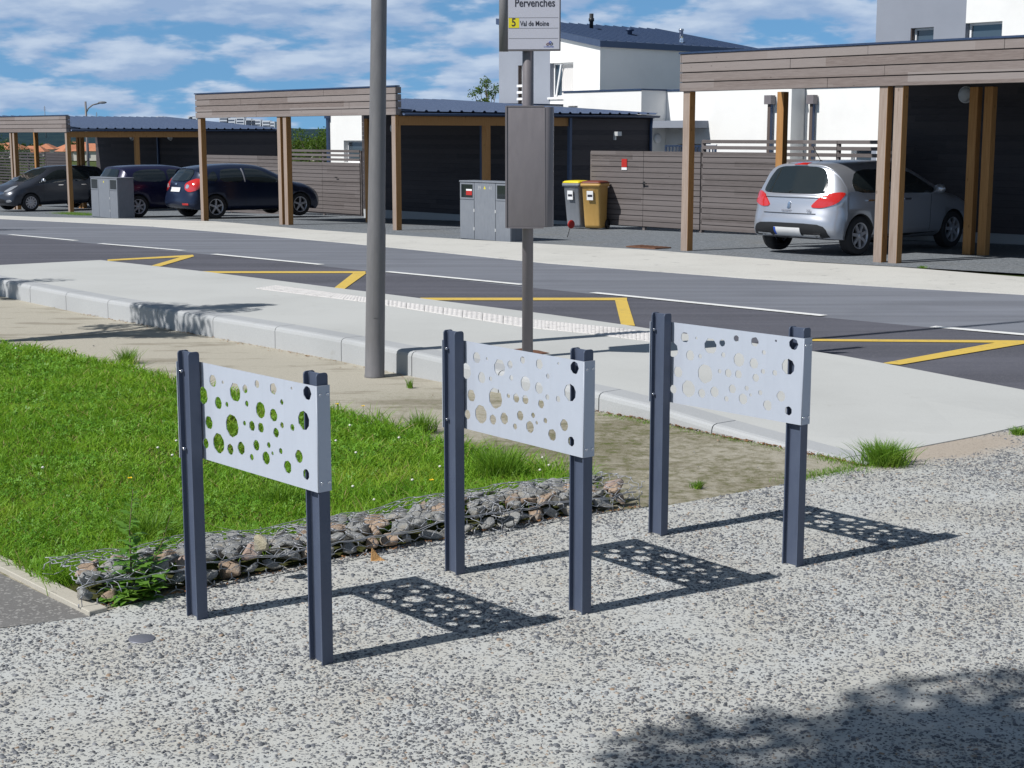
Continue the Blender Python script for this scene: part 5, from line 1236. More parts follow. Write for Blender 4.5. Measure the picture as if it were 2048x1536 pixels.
def deco_blue(decal, root, body):
    decal('rear_window', [(-0.54, 0.98), (0.54, 0.98), (0.50, 1.22), (0.42, 1.36), (-0.42, 1.36), (-0.50, 1.22)], 'rear', 'carglass', off=0.011, rounds=1)
    for m_, sg_ in (('RR', -1), ('RL', 1)):
        pl_ = [(0.62, 0.72), (0.85, 0.72), (0.9, 1.0), (0.70, 1.0)]
        decal('tail_light', [(sg_ * x, z) for x, z in (pl_ if sg_ > 0 else pl_[::-1])], m_, 'taillight', off=0.012, th=0.03, rounds=1)
    for s_ in ('L', 'R'):
        decal('side_window', [(0.55, 1.02), (1.62, 0.985), (1.62, 1.345), (0.9, 1.33), (0.65, 1.25)], s_, 'carglass', rounds=1)
        decal('side_window', [(1.70, 0.98), (2.85, 0.95), (2.5, 1.15), (2.2, 1.31), (1.70, 1.35)], s_, 'carglass', rounds=1)
        decal('door_handle', [(1.05, 0.84), (1.24, 0.84), (1.24, 0.87), (1.05, 0.87)], s_, 'blue', off=0.03, th=0.03, rounds=1)
    decal('windscreen', [(2.45, -0.5), (3.05, -0.6), (3.12, 0), (3.05, 0.6), (2.45, 0.5), (2.4, 0)], 'top', 'carglass', rounds=1)
    for sg_ in (-1, 1):
        mb = MB(); mb.ico((2.65, sg_ * 0.96, 1.02), 0.1, 0, 2, (0.7, 1.1, 0.8)); mb.tube([(2.67, sg_ * 0.8, 0.97), (2.67, sg_ * 0.92, 0.99)], 0.03, 6); mb.build('wing_mirror', 'blue', root)
BLUE = dict(L=4.05, W=1.74, H=1.46, belt=(0.98, 0.92), tumble=0.2, wr=0.31, axles=(0.72, 3.25), spokes=7, deco=deco_blue,
    top=[(0.10, 0.32), (0.01, 0.42), (0.0, 0.55), (0.05, 0.70), (0.08, 0.9), (0.12, 1.0), (0.28, 1.22), (0.38, 1.38), (0.42, 1.42), (0.85, 1.455), (1.5, 1.46), (2.0, 1.445), (2.4, 1.37), (2.85, 1.17), (3.2, 0.99), (3.6, 0.90), (3.85, 0.80), (4.0, 0.64), (4.04, 0.48), (4.02, 0.32), (3.92, 0.22)],
    bot=[(0.42, 0.24), (1.2, 0.20), (3.0, 0.19), (3.75, 0.2)])
hd3 = R(41); car(place_car(G(277, 434.0), hd3, BLUE), hd3, BLUE, 'dark blue hatchback behind the grey utility cabinet', 'blue')
def deco_grey(decal, root, body):
    decal('rear_window', [(-0.54, 1.05), (0.54, 1.05), (0.50, 1.3), (0.42, 1.45), (-0.42, 1.45), (-0.50, 1.3)], 'rear', 'carglass', off=0.011, rounds=1)
    for s_ in ('L', 'R'):
        decal('side_window', [(0.50, 1.08), (0.95, 1.04), (0.95, 1.40), (0.62, 1.36)], s_, 'carglass', rounds=1)
        decal('side_window', [(1.0, 1.04), (1.75, 1.0), (1.75, 1.42), (1.0, 1.41)], s_, 'carglass', rounds=1)
        decal('side_window', [(1.82, 1.0), (3.05, 0.95), (2.75, 1.13), (2.35, 1.34), (2.1, 1.41), (1.82, 1.42)], s_, 'carglass', rounds=1)
        for x in (1.15, 2.05): decal('door_handle', [(x, 0.88), (x + 0.19, 0.88), (x + 0.19, 0.905), (x, 0.905)], s_, 'chrome', off=0.03, th=0.03, rounds=1)
        for x in (1.78, 2.8): decal('door_seam', [(x, 0.33), (x + 0.008, 0.33), (x + 0.012, 0.95), (x + 0.004, 0.95)], s_, 'black', off=0.002, rounds=0)
    decal('windscreen', [(2.45, -0.55), (3.3, -0.66), (3.4, 0), (3.3, 0.66), (2.45, 0.55), (2.35, 0)], 'top', 'carglass', rounds=1)
    decal('headlight', [(0.42, 0.66), (0.78, 0.70), (1.12, 0.90), (0.8, 0.86)], 'FL', 'headlight', off=0.01, rounds=1); decal('headlight', [(-1.12, 0.90), (-0.8, 0.86), (-0.42, 0.66), (-0.78, 0.70)][::-1], 'FR', 'headlight', off=0.01, rounds=1)
    decal('grille', [(-0.45, 0.58), (0.45, 0.58), (0.5, 0.68), (-0.5, 0.68)], 'front', 'chrome', off=0.006, rounds=1)
    decal('air_intake', [(-0.6, 0.30), (0.6, 0.30), (0.5, 0.46), (-0.5, 0.46)], 'front', 'black', off=0.006, rounds=1)
    for sg_ in (-1, 1):
        decal('fog_lamp', [(sg_ * 0.62, 0.32), (sg_ * 0.8, 0.34), (sg_ * 0.78, 0.42), (sg_ * 0.62, 0.4)], 'front', 'chrome', off=0.012, rounds=1)
        mb = MB(); mb.ico((2.85, sg_ * 1.0, 1.07), 0.1, 0, 2, (0.7, 1.1, 0.8)); mb.tube([(2.87, sg_ * 0.84, 1.0), (2.87, sg_ * 0.95, 1.03)], 0.03, 6); mb.build('wing_mirror', 'chrome', root)
    mb = MB(); mb.tube([(0.75, 0.0, 1.53), (0.5, 0.0, 1.72)], 0.01, 5); mb.build('aerial', 'black', root)
GREY = dict(L=4.2, W=1.80, H=1.56, belt=(1.02, 0.92), tumble=0.22, wr=0.31, axles=(0.7, 3.3), spokes=11, deco=deco_grey,
    top=[(0.12, 0.32), (0.01, 0.42), (0.0, 0.58), (0.04, 0.75), (0.08, 0.95), (0.12, 1.06), (0.22, 1.30), (0.32, 1.47), (0.5, 1.52), (1.0, 1.555), (1.6, 1.56), (2.1, 1.53), (2.5, 1.43), (3.0, 1.19), (3.45, 0.99), (3.8, 0.88), (4.02, 0.76), (4.14, 0.62), (4.19, 0.46), (4.16, 0.32), (4.05, 0.22)],
    bot=[(0.42, 0.24), (1.2, 0.20), (3.1, 0.19), (3.85, 0.2)])
hd4 = R(180 + 46); fl = Vector(at(62, 417, 53.0).xy); d_ = Vector((math.cos(hd4), math.sin(hd4))); lf = Vector((-d_.y, d_.x))
o_ = fl - d_ * GREY['axles'][1] - lf * (GREY['W'] / 2 - 0.06)
car((o_.x, o_.y, g(fl.y) - 0.01), hd4, GREY, 'graphite compact car facing the road at the left edge', 'greycar')

# ------------------------------------------------------------------ lawn, tufts, weeds, flowers
lawn = [(-1.87, 5.87), (0.45, 7.56), (0.40, 7.72), (-0.36, 8.62), (-1.12, 9.65), (-1.85, 10.3), (-2.55, 11.1), (-3.69, 12.35), (-4.46, 13.05), (-6, 14.3), (-9, 14.5), (-9, 12.9), (-2.27, 6.34)]
so = sheet('lawn_soil', [(-1.66, 5.66), (0.58, 7.35)] + lawn[1:], 0.002, 'soil', 1.5)
def inside(P, poly):
    x, y = P[:, 0], P[:, 1]; r = np.zeros(len(P), bool); n_ = len(poly)
    for i in range(n_):
        x0, y0 = poly[i]; x1, y1 = poly[(i + 1) % n_]
        c = ((y0 > y) != (y1 > y)) & (x < (x1 - x0) * (y - y0) / (y1 - y0 + 1e-12) + x0); r ^= c
    return r
def dist_edge(P, poly):
    d = np.full(len(P), 1e9)
    for i in range(len(poly)):
        a = np.array(poly[i]); b = np.array(poly[(i + 1) % len(poly)]); ab = b - a
        t = np.clip(((P - a) @ ab) / (ab @ ab), 0, 1); d = np.minimum(d, np.linalg.norm(P - (a + t[:, None] * ab), axis=1))
    return d
def blades(P, hgt, wid, lean, z0):
    """curved three-segment blades"""
    n_ = len(P); az = rng.uniform(0, 2 * np.pi, n_); la = rng.uniform(0, 2 * np.pi, n_)
    sx_, sy_ = np.cos(az) * wid / 2, np.sin(az) * wid / 2; lx, ly = np.cos(la) * lean, np.sin(la) * lean
    V = np.zeros((n_, 7, 3))
    for k, (f, ww) in enumerate(((0, 1.0), (0.45, 0.85), (0.8, 0.5))):
        ox = lx * f ** 1.8; oy = ly * f ** 1.8; z = z0 + hgt * (f - 0.25 * (lean / np.maximum(hgt, 1e-3)) * f ** 2 * 0.6)
        V[:, 2 * k] = np.stack([P[:, 0] + ox - sx_ * ww, P[:, 1] + oy - sy_ * ww, z], 1); V[:, 2 * k + 1] = np.stack([P[:, 0] + ox + sx_ * ww, P[:, 1] + oy + sy_ * ww, z], 1)
    V[:, 6] = np.stack([P[:, 0] + lx, P[:, 1] + ly, z0 + hgt * (1 - 0.15 * lean / np.maximum(hgt, 1e-3))], 1)
    b = np.arange(n_)[:, None] * 7
    Fq = np.concatenate([b + np.array([[0, 1, 3]]), b + np.array([[0, 3, 2]]), b + np.array([[2, 3, 5]]), b + np.array([[2, 5, 4]]), b + np.array([[4, 5, 6]])], 0)
    return V.reshape(-1, 3), Fq
NB = 300000
P = np.stack([rng.uniform(-6.0, 0.6, NB), rng.uniform(5.8, 14.4, NB)], 1)
vis = (P[:, 0] > -0.355 * P[:, 1] - 0.25) | ((P[:, 0] > -0.55 * P[:, 1]) & (rng.uniform(0, 1, NB) < 0.6))
dens = np.clip((7.0 / P[:, 1]) ** 1.1, 0.35, 1.0)
bare = lambda Q_: (np.hypot((Q_[:, 0] + 1.74) / 1.0, (Q_[:, 1] - 9.35) / 1.6) < 0.10) | (np.hypot(Q_[:, 0] + 2.02, (Q_[:, 1] - 6.45) / 0.8) < 0.06)
P = P[inside(P, lawn) & vis & (rng.uniform(0, 1, NB) < dens) & (~bare(P) | (rng.uniform(0, 1, NB) < 0.05))]
de = dist_edge(P, lawn)
nz = np.array([noise.noise(Vector((x * 1.3, y * 1.3, 0.5))) for x, y in P]); nz2 = np.array([noise.noise(Vector((x * 5, y * 5, 3.5))) for x, y in P])
hgt = 0.022 + 0.030 * (nz + 0.5) + 0.030 * (nz2 + 0.4) + rng.uniform(0, 0.022, len(P)) + np.where(P[:, 1] > 9, 0.008, 0)
right = (P[:, 0] > -0.9) & (P[:, 1] < 10)
hgt = hgt + np.where(de < 0.20, rng.uniform(0, 0.06, len(P)) * (1 - de / 0.20), 0) + np.where(right, rng.uniform(0, 0.05, len(P)), 0)
hgt = np.clip(hgt, 0.018, 0.17) * np.where(P[:, 1] > 11.5, 0.8, 1)
wid = rng.uniform(0.0034, 0.0072, len(P)) * (P[:, 1] / 7.0); lean = hgt * rng.uniform(0.2, 1.7, len(P))
z0 = np.array([g(y) for y in P[:, 1]]) + 0.002
V1, F1 = blades(P, hgt, wid, lean, z0)
mi1 = np.where(np.tile(rng.uniform(0, 1, len(P)) < 0.06, 5), 1, 0)
# clover / broad leaves: three-lobed flat leaflets
NC = 190000
Q = np.stack([rng.uniform(-6.0, 0.6, NC), rng.uniform(5.9, 14.3, NC)], 1); nq = np.array([noise.noise(Vector((x * 1.6 + 9, y * 1.6, 7.5))) for x, y in Q])
Q = Q[inside(Q, lawn) & ~bare(Q) & (Q[:, 0] > -0.355 * Q[:, 1] - 0.25) & (rng.uniform(0, 1, NC) < np.clip(0.35 + nq * 1.8, 0.06, 0.95) * np.clip((7.5 / Q[:, 1]), 0.5, 1))]
m_ = len(Q); VC = []; a0 = rng.uniform(0, 2 * np.pi, m_); zc_ = 0.002 + rng.uniform(0.02, 0.062, m_) + np.array([g(y) for y in Q[:, 1]]); rs_ = rng.uniform(0.006, 0.013, m_) * (Q[:, 1] / 7.5)
tx, ty = rng.normal(0, 0.6, m_), rng.normal(0, 0.6, m_)
VC = np.zeros((m_, 3, 4, 3))
for k in range(3):
    a = a0 + k * 2.094
    for j, (r_, da) in enumerate(((0.1, 0), (0.9, -0.5), (1.25, 0), (0.9, 0.5))):
        dx = np.cos(a + da) * rs_ * r_; dy = np.sin(a + da) * rs_ * r_
        VC[:, k, j] = np.stack([Q[:, 0] + dx, Q[:, 1] + dy, zc_ + dx * tx + dy * ty], 1)
VC = VC.reshape(-1, 3); bq = np.arange(m_ * 3)[:, None] * 4
FC = np.concatenate([bq + np.array([[0, 1, 2]]), bq + np.array([[0, 2, 3]])], 0)
V = np.concatenate([V1, VC]); Fq = np.concatenate([F1, FC + len(V1)]); mi = np.concatenate([mi1, np.full(len(FC), 2)])
tag(raw_mesh('lawn', V, Fq, ['grass', 'straw', 'clover'], mi), kind='stuff')
V3, F3 = None, None
# ragged moss, litter and grass at kerb foot
def litter(name, line, n_, w_, m, zoff=-0.003, sz=0.012):
    Ls = [Vector(p) for p in line]; seg = [(Ls[i + 1] - Ls[i]).length for i in range(len(Ls) - 1)]; tot = sum(seg); vs = []; fs = []
    for _ in range(n_):
        s_ = random.random() * tot; i = 0
        while s_ > seg[i]: s_ -= seg[i]; i += 1
        p = Ls[i].lerp(Ls[i + 1], s_ / seg[i]); d = (Ls[i + 1] - Ls[i]).normalized(); q = p + Vector((-d.y, d.x)) * (random.expovariate(1) * w_) 
        a = random.random() * 6.28; l_ = sz * random.uniform(0.5, 1.4); w2 = l_ * random.uniform(0.25, 0.6); z = g(q.y) + zoff + random.uniform(0, 0.006); b = len(vs)
        ca_, sa_ = math.cos(a), math.sin(a)
        for (u_, v_) in ((-l_, 0), (0, -w2), (l_, 0), (0, w2)): vs.append((q.x + u_ * ca_ - v_ * sa_, q.y + u_ * sa_ + v_ * ca_, z + random.uniform(-0.001, 0.006)))
        fs.append((b, b + 1, b + 2)); fs.append((b, b + 2, b + 3))
    return tag(raw_mesh(name, np.array(vs), np.array(fs), [m]), kind='stuff')
litter('leaf_litter', [(1.95, 8.15), (1.6, 8.62), (1.25, 9.03), (0.89, 9.50), (0.57, 9.83), (0.1, 10.4)], 900, -0.03, 'dry_leaf')
litter('leaf_litter', [(-0.75, 11.3), (-1.41, 12.12), (-2.6, 13.5), (-4.4, 15.5)][::-1], 260, -0.03, 'dry_leaf')
litter('gabion_litter', [(-1.62, 5.60), (-1.25, 5.84), (-0.7, 6.3), (0.0, 6.85), (0.62, 7.2)], 420, 0.012, 'dry_leaf', 0.004, 0.007)
def moss_strip(name, line, n_, w_, hmin, hmax, m='tuft'):
    Ls = [Vector(p) for p in line]; pts = []
    for _ in range(n_):
        i = random.randrange(len(Ls) - 1); p = Ls[i].lerp(Ls[i + 1], random.random()); pts.append((p.x + random.gauss(0, w_), p.y + random.gauss(0, w_)))
    Pp = np.array(pts); hh = rng.uniform(hmin, hmax, len(Pp)); V_, F_ = blades(Pp, hh, rng.uniform(0.002, 0.004, len(Pp)), hh * rng.uniform(0.3, 1.2, len(Pp)), np.array([g(y) for y in Pp[:, 1]]) - 0.004)
    return tag(raw_mesh(name, V_, F_, [m]), kind='stuff')
moss_strip('kerb_grass', [(2.0, 8.12), (1.75, 8.4)], 700, 0.045, 0.008, 0.03)
moss_strip('kerb_grass', [(1.5, 7.85), (1.9, 8.12)], 900, 0.05, 0.006, 0.028)
moss_strip('kerb_moss', [(1.6, 8.6), (0.95, 9.38), (0.6, 9.75)], 1400, 0.035, 0.003, 0.012)
moss_strip('long_grass', [(-1.84, 5.93), (-1.2, 6.38), (-0.4, 6.95), (0.35, 7.50)], 2600, 0.045, 0.05, 0.15, 'grass')
moss_strip('carport_grass', [G(125, 427), G(188, 431)], 2600, 0.25, 0.04, 0.10)
def tuft(name, loc, n_, r_, h0, h1, label, cat='grass tuft', m='tuft', spread=1.0, w=(0.003, 0.006)):
    a = rng.uniform(0, 2 * np.pi, n_); rr_ = np.abs(rng.normal(0, r_ * 0.45, n_)); Pp = np.stack([np.cos(a) * rr_, np.sin(a) * rr_], 1)
    hh = rng.uniform(h0, h1, n_); ln = hh * rng.uniform(0.1, 1.1, n_) * spread
    V_, F_ = blades(Pp, hh, rng.uniform(w[0], w[1], n_), ln, np.zeros(n_)); 
    # lean outwards from the centre
    V_ = V_.reshape(n_, 7, 3); outx = np.cos(a)[:, None] * (V_[:, :, 2] / h1) ** 1.5 * h1 * 0.45 * spread; outy = np.sin(a)[:, None] * (V_[:, :, 2] / h1) ** 1.5 * h1 * 0.45 * spread
    V_[:, :, 0] += outx; V_[:, :, 1] += outy
    o = raw_mesh(name, V_.reshape(-1, 3), F_, [m], parent=None); o.location = (*loc, g(loc[1]) - 0.004); return tag(o, label, cat)
tuft('grass_tuft', G(1768, 928), 1500, 0.135, 0.05, 0.15, 'bushy green grass tuft at the pointed end of the kerb')
tuft('grass_tuft', G(2035, 869), 350, 0.05, 0.02, 0.06, 'small grass tuft at the far right edge of the plaza')
tuft('grass_tuft', G(1395, 975), 120, 0.03, 0.02, 0.05, 'tiny grass tuft on the sand behind the farthest stand')
tuft('grass_tuft', G(820, 775), 80, 0.02, 0.03, 0.08, 'thin weed standing in the sand right of the lamp post', spread=0.5)
tuft('grass_tuft', G(1845, 536), 160, 0.08, 0.02, 0.05, 'low weeds at the foot of the double carport posts')
tuft('grass_tuft', G(1000, 968), 700, 0.14, 0.10, 0.24, 'tall ragged grass clump at the lawn corner between the first two stands', spread=0.7)
tuft('grass_tuft', G(300, 1085), 420, 0.12, 0.10, 0.2, 'long arching grass clump behind the weed at the gabion', spread=1.3)
for (u, v, n_, lab) in ((255, 712, 260, 'upright grass clump on the far lawn edge at left'), (845, 850, 300, 'upright grass clump on the lawn edge left of the middle stand'), (560, 1000, 300, 'long grass clump by the gabion beneath the nearest panel'), (950, 1010, 420, 'dark grass clump beside the gabion behind the middle stand')):
    tuft('grass_tuft', G(u, v + 14), n_, 0.10, 0.06, 0.15, lab, spread=0.8)
# flowers
def flower(u, v, h_, m, kind, label, cat, grp, n_pet=5, r_=0.011):
    x, y = G(u, v + h_ * 0.92 * 3030 / 8.0 * (8.0 / max(6, 1)) * 0); x, y = G(u, v, h_)
    t = thing(kind, label, cat, (x, y, g(y) + 0.01), 0, grp)
    mb = MB(); mb.tube([(0, 0, 0), (0.006, 0.002, h_ * 0.5), (0, 0, h_)], 0.0014, 5); mb.build('stalk', 'weed', t)
    mb = MB()
    if n_pet:
        for k in range(n_pet):
            a = 6.283 * k / n_pet; c_, s_ = math.cos(a), math.sin(a)
            def q(r__, w__, z__): return (r__ * c_ - w__ * s_, r__ * s_ + w__ * c_, h_ + z__)
            mb.add([q(0, 0, 0), q(r_ * 0.7, -r_ * 0.5, 0.003), q(r_ * 1.1, -r_ * 0.25, 0.006), q(r_ * 1.1, r_ * 0.25, 0.006), q(r_ * 0.7, r_ * 0.5, 0.003)], [(0, 1, 2, 3, 4)])
        mb.ico((0, 0, h_ + 0.003), r_ * 0.35)
    else:
        mb.ico((0, 0, h_ + 0.004), r_, 0, 2, (1, 1, 0.8))
    mb.build('bloom', m, t)
for (u, v, lab) in ((260, 961, 'single yellow buttercup out in the lawn at left'), (863, 965, 'orange-yellow buttercup in the lawn left of the middle stand'), (674, 812, 'yellow buttercup at the top right corner of the lawn, left one'), (726, 816, 'yellow buttercup at the top right corner of the lawn, right one')):
    flower(u, v, 0.10, 'petal_yellow', 'buttercup', lab, 'flower', 'yellow buttercups in the lawn', 5, 0.012)
for (u, v) in ((353, 886), (316, 900), (345, 915), (700, 855), (712, 910), (672, 886), (825, 965), (798, 880), (748, 1005), (1098, 935), (1080, 945), (1085, 920), (706, 978), (880, 938), (32, 700), (86, 940)):
    flower(u, v, 0.07, 'petal_white', 'clover_flower', 'small white clover flower head in the lawn', 'flower', 'white clover flowers in the lawn', 0, 0.008)
# tall weed by the gabion
wx, wy = G(262, 1192)
t = thing('tall_weed', 'tall leafy weed growing against the front of the gabion', 'weed', (wx, wy, 0.0))
def weedstem(name, pts, r0, seed, leafn, heads=True):
    rd = random.Random(seed); mb = MB(); mb.tube(pts, [r0 * (1 - 0.75 * i / (len(pts) - 1)) for i in range(len(pts))], 6); st = mb.build(name, 'stem', t)
    mb = MB(); Ps = spline(pts, 6)
    for k in range(leafn):
        f = (k / leafn) ** 1.15; p = Ps[min(int(f * len(Ps)), len(Ps) - 1)]; a = rd.random() * 6.28; ln = (0.115 * (1 - f) + 0.022) * rd.uniform(0.7, 1.25); w_ = ln * 0.32
        c_, s_ = math.cos(a), math.sin(a); up = rd.uniform(0.1, 0.6); dr = rd.uniform(0.0, 0.5)
        def q(l_, ww, zz=0): return (p.x + l_ * ln * c_ - ww * w_ * s_, p.y + l_ * ln * s_ + ww * w_ * c_, p.z + ln * (up * l_ - dr * l_ * l_) + zz)
        out = [q(0, 0), q(0.25, -0.3), q(0.32, -0.9), q(0.45, -0.45), q(0.6, -0.8), q(0.75, -0.3), q(1.0, 0), q(0.75, 0.3), q(0.6, 0.8), q(0.45, 0.45), q(0.32, 0.9), q(0.25, 0.3)]
        mb.add(out, [(0, 1, 3, 9, 11), (1, 2, 3), (11, 9, 10), (3, 5, 7, 9), (3, 4, 5), (7, 8, 9), (5, 6, 7)])
    mb.build('leaves', 'weed', st)
    if heads:
        mb = MB()
        for k in range(6): e = Ps[-1 - k * 2]; mb.ico((e.x + rd.uniform(-.012, .012), e.y + rd.uniform(-.012, .012), e.z + rd.uniform(0, .01)), 0.005, 0, 1, (0.8, 0.8, 1.3))
        mb.build('seed_heads', 'clover', st)
weedstem('stem', [(0, 0, 0), (0.0, 0.02, 0.12), (-0.005, 0.04, 0.26), (0.01, 0.06, 0.42)], 0.005, 3, 70)
weedstem('stem', [(0.02, 0, 0), (0.06, 0.02, 0.08), (0.12, 0.04, 0.2), (0.17, 0.05, 0.36)], 0.004, 4, 50)
weedstem('stem', [(-0.01, -0.01, 0), (-0.04, 0.0, 0.05), (-0.09, 0.0, 0.11)], 0.004, 5, 40, False)
weedstem('stem', [(0.01, -0.02, 0), (0.06, -0.01, 0.04), (0.13, 0.0, 0.09)], 0.004, 6, 45, False)
weedstem('stem', [(0.0, -0.02, 0), (0.01, -0.03, 0.05), (0.03, -0.02, 0.12)], 0.004, 8, 40, False)

# ------------------------------------------------------------------ gabion
GA = Vector((-1.67, 5.59)); GB = Vector((0.63, 7.27)); gd = (GB - GA); GL = gd.length; gang = math.atan2(gd.y, gd.x)
t = thing('gabion', 'long low wire gabion full of rough stones edging the lawn', 'gabion', (GA.x, GA.y, -0.002), gang)
GH, GD = 0.115, 0.32
rd = random.Random(11)
def stone(parent, c, r_, sc, m, seed, name='stone'):
    rs = random.Random(seed); bm = bmesh.new()
    for k in range(11):
        v = Vector((rs.gauss(0, 1), rs.gauss(0, 1), rs.gauss(0, 1))).normalized(); v *= r_ * rs.uniform(0.82, 1.05)
        bm.verts.new((v.x * sc[0], v.y * sc[1], v.z * sc[2]))
    ret = bmesh.ops.convex_hull(bm, input=bm.verts)
    bmesh.ops.delete(bm, geom=[v for v in bm.verts if not v.link_faces], context='VERTS')
    bmesh.ops.bevel(bm, geom=list(bm.edges), offset=r_ * 0.07, segments=1, affect='EDGES')
    me = bpy.data.meshes.new(name); bm.to_mesh(me); bm.free(); me.materials.append(M[m])
    o = bpy.data.objects.new(name, me); link(o, parent); o.location = c; o.rotation_euler = (rs.uniform(-.4, .4), rs.uniform(-.4, .4), rs.uniform(0, 6.28)); return o
mats_ = ['rock_grey'] * 9 + ['rock_brown'] * 3 + ['rock_pink'] * 1
cnt_ = 0
def gtop(s_): return GH + 0.008 * math.sin(s_ * 4.1) + 0.007 * math.sin(s_ * 11.0 + 1)
def gfront(s_): return 0.008 * math.sin(s_ * 5.3 + 2)
extra = bpy.data.objects.new
for row, (yy, zz, step_, rad) in enumerate(((0.055, 0.035, 0.098, 0.062), (0.065, 0.088, 0.10, 0.056), (0.15, 0.080, 0.098, 0.070), (0.225, 0.078, 0.105, 0.068), (0.295, 0.070, 0.105, 0.066))):
    s_ = 0.05 + row * 0.03
    while s_ < GL - 0.04:
        r_ = rad * rd.uniform(0.75, 1.15)
        zt_ = zz if row == 0 else min(gtop(s_) - r_ * 0.42, zz + 0.02)
        cnt_ += 1
        stone(t, (s_, yy + gfront(s_) + rd.uniform(-0.012, 0.012), zt_ + rd.uniform(-0.006, 0.006)), r_, (rd.uniform(0.95, 1.35), rd.uniform(0.8, 1.05), rd.uniform(0.5, 0.68)), rd.choice(mats_), 100 + cnt_)
        s_ += step_ * rd.uniform(0.85, 1.2) * 1.0
# wire mesh draped over: hexagons on the unrolled front + top
mb = MB()
prof_t = [(0.0, (-0.018, 0.0)), (0.095, (-0.016, 0.092)), (0.12, (0.01, 0.118)), (0.21, (0.10, 0.137)), (0.40, (0.32, 0.122)), (0.47, (0.35, 0.05))]
def gsurf(s_, tt):
    ts = [p[0] for p in prof_t]; y = float(np.interp(tt, ts, [p[1][0] for p in prof_t])); z = float(np.interp(tt, ts, [p[1][1] for p in prof_t]))
    nzz = noise.noise(Vector((s_ * 9, tt * 9, 1.7))) * 0.012; k = (gtop(s_) / GH)
    return Vector((s_, y + gfront(s_) + nzz * 0.6, z * (0.75 + 0.25 * k) + (gtop(s_) - GH) * (z / 0.1) + nzz))
cw, ch = 0.080, 0.068; wr_ = 0.0016
def hexv(i, j, k):
    s_ = (i + (0.5 if j % 2 else 0)) * cw; tt = j * ch * 0.75
    return {0: (s_, tt), 1: (s_ + cw / 2, tt + ch * 0.25)}[k]
def jit(s_, tt):
    n_ = noise.noise_vector(Vector((s_ * 31.3, tt * 27.1, 0.3))); return s_ + n_.x * 0.012, tt + n_.y * 0.010
def wire(a, b, tw=False):
    a = jit(*a); b = jit(*b)
    if min(a[1], b[1]) < -0.01 or max(a[1], b[1]) > 0.475 or min(a[0], b[0]) < -0.02 or max(a[0], b[0]) > GL + 0.02: return
    p, q = gsurf(*a), gsurf(*b); m_ = gsurf((a[0] + b[0]) / 2, (a[1] + b[1]) / 2) + Vector((rd.uniform(-.003, .003), rd.uniform(-.003, .003), rd.uniform(0, .004)))
    mb.tube([p, m_, q], wr_ * (1.7 if tw else 1), 5)
for j in range(-1, 12):
    for i in range(-1, int(GL / cw) + 2):
        s_ = (i + (0.5 if j % 2 else 0)) * cw; tt = j * ch * 0.75
        a = (s_, tt + ch * 0.25); b = (s_ + cw / 2, tt); c = (s_ + cw, tt + ch * 0.25); d = (s_, tt + ch * 0.5 + ch * 0.25 - 0.0)
        wire(a, b); wire(b, c); wire(a, (s_, tt + ch * 0.5), True)
for tt in (0.09, 0.095, 0.40): mb.tube([gsurf(s_, tt + 0.004 * math.sin(s_ * 40)) + Vector((0, rd.uniform(-.004, .004), rd.uniform(0, .005))) for s_ in np.arange(0, GL, 0.05)], 0.0019, 5)
for s0_ in (0.02, 1.02, 1.05, 2.0, GL - 0.02):
    mb.tube([gsurf(s0_ + rd.uniform(-.01, .01), tt) for tt in np.arange(0, 0.46, 0.03)], 0.0019, 5)
for k in range(70):   # loose twisted ends along the front edge and bursting out at both ends
    s_ = rd.choice([rd.uniform(0, GL), rd.uniform(0, 0.25), rd.uniform(GL - 0.3, GL), rd.gauss(1.03, 0.1), rd.gauss(2.0, 0.1)]); s_ = min(max(s_, 0), GL)
    p = gsurf(s_, rd.choice([0.09, 0.1, rd.uniform(0.02, 0.4)])); pts = [p]; d = Vector((rd.gauss(0, 1), rd.gauss(-0.3, 0.6), rd.gauss(0.2, 0.5))).normalized()
    for q in range(3): d = (d + Vector((rd.gauss(0, .6), rd.gauss(0, .6), rd.gauss(-.1, .5)))).normalized(); pts.append(pts[-1] + d * rd.uniform(0.012, 0.03))
    if min(pp.z for pp in pts) > 0.0: mb.tube(pts, 0.0018, 5)
mb.build('wire_mesh', 'galv', t)
x, y = G(752, 1122); mb = MB(); mb.add([(-0.022, 0, -0.004), (0.046, -0.008, -0.004), (0.040, 0.018, -0.004), (-0.020, 0.026, -0.004), (-0.017, 0.012, 0.058), (-0.010, 0.020, 0.056), (0.018, 0.004, 0.016), (0.012, 0.020, 0.020)], [(0, 1, 6, 4), (1, 2, 7, 6), (2, 3, 5, 7), (3, 0, 4, 5), (4, 6, 7, 5), (3, 2, 1, 0)])
st = mb.build('loose_stone', 'rock_orange', None, 0.002); st.location = (x, y, 0.0); st.rotation_euler.z = 0.25; tag(st, 'pointed orange stone leaning on the front of the gabion', 'stone')
x, y = G(520, 1108, 0.12); st = stone(None, (x, y, 0.158), 0.072, (1.05, 0.75, 0.62), 'rock_pale', 21, 'loose_stone'); tag(st, 'pale yellowish stone lying on top of the gabion', 'stone')
# pebbles scattered on the sand strip
for k in range(26):
    uu, vv = rd.choice([(rd.uniform(1200, 1640), rd.uniform(880, 990)), (rd.uniform(700, 1100), rd.uniform(780, 880)), (rd.uniform(50, 600), rd.uniform(610, 700))])
    x, y = G(uu, vv)
    if hk((x, y)) and 0: continue
    st = stone(None, (x, y, g(y) + 0.005), rd.uniform(0.006, 0.013), (1.1, 0.8, 0.6), rd.choice(['rock_grey', 'rock_pale', 'rock_brown']), 400 + k, 'pebble')
    tag(st, 'small loose pebble lying on the sandy strip', 'pebble', 'loose pebbles on the sandy strip')

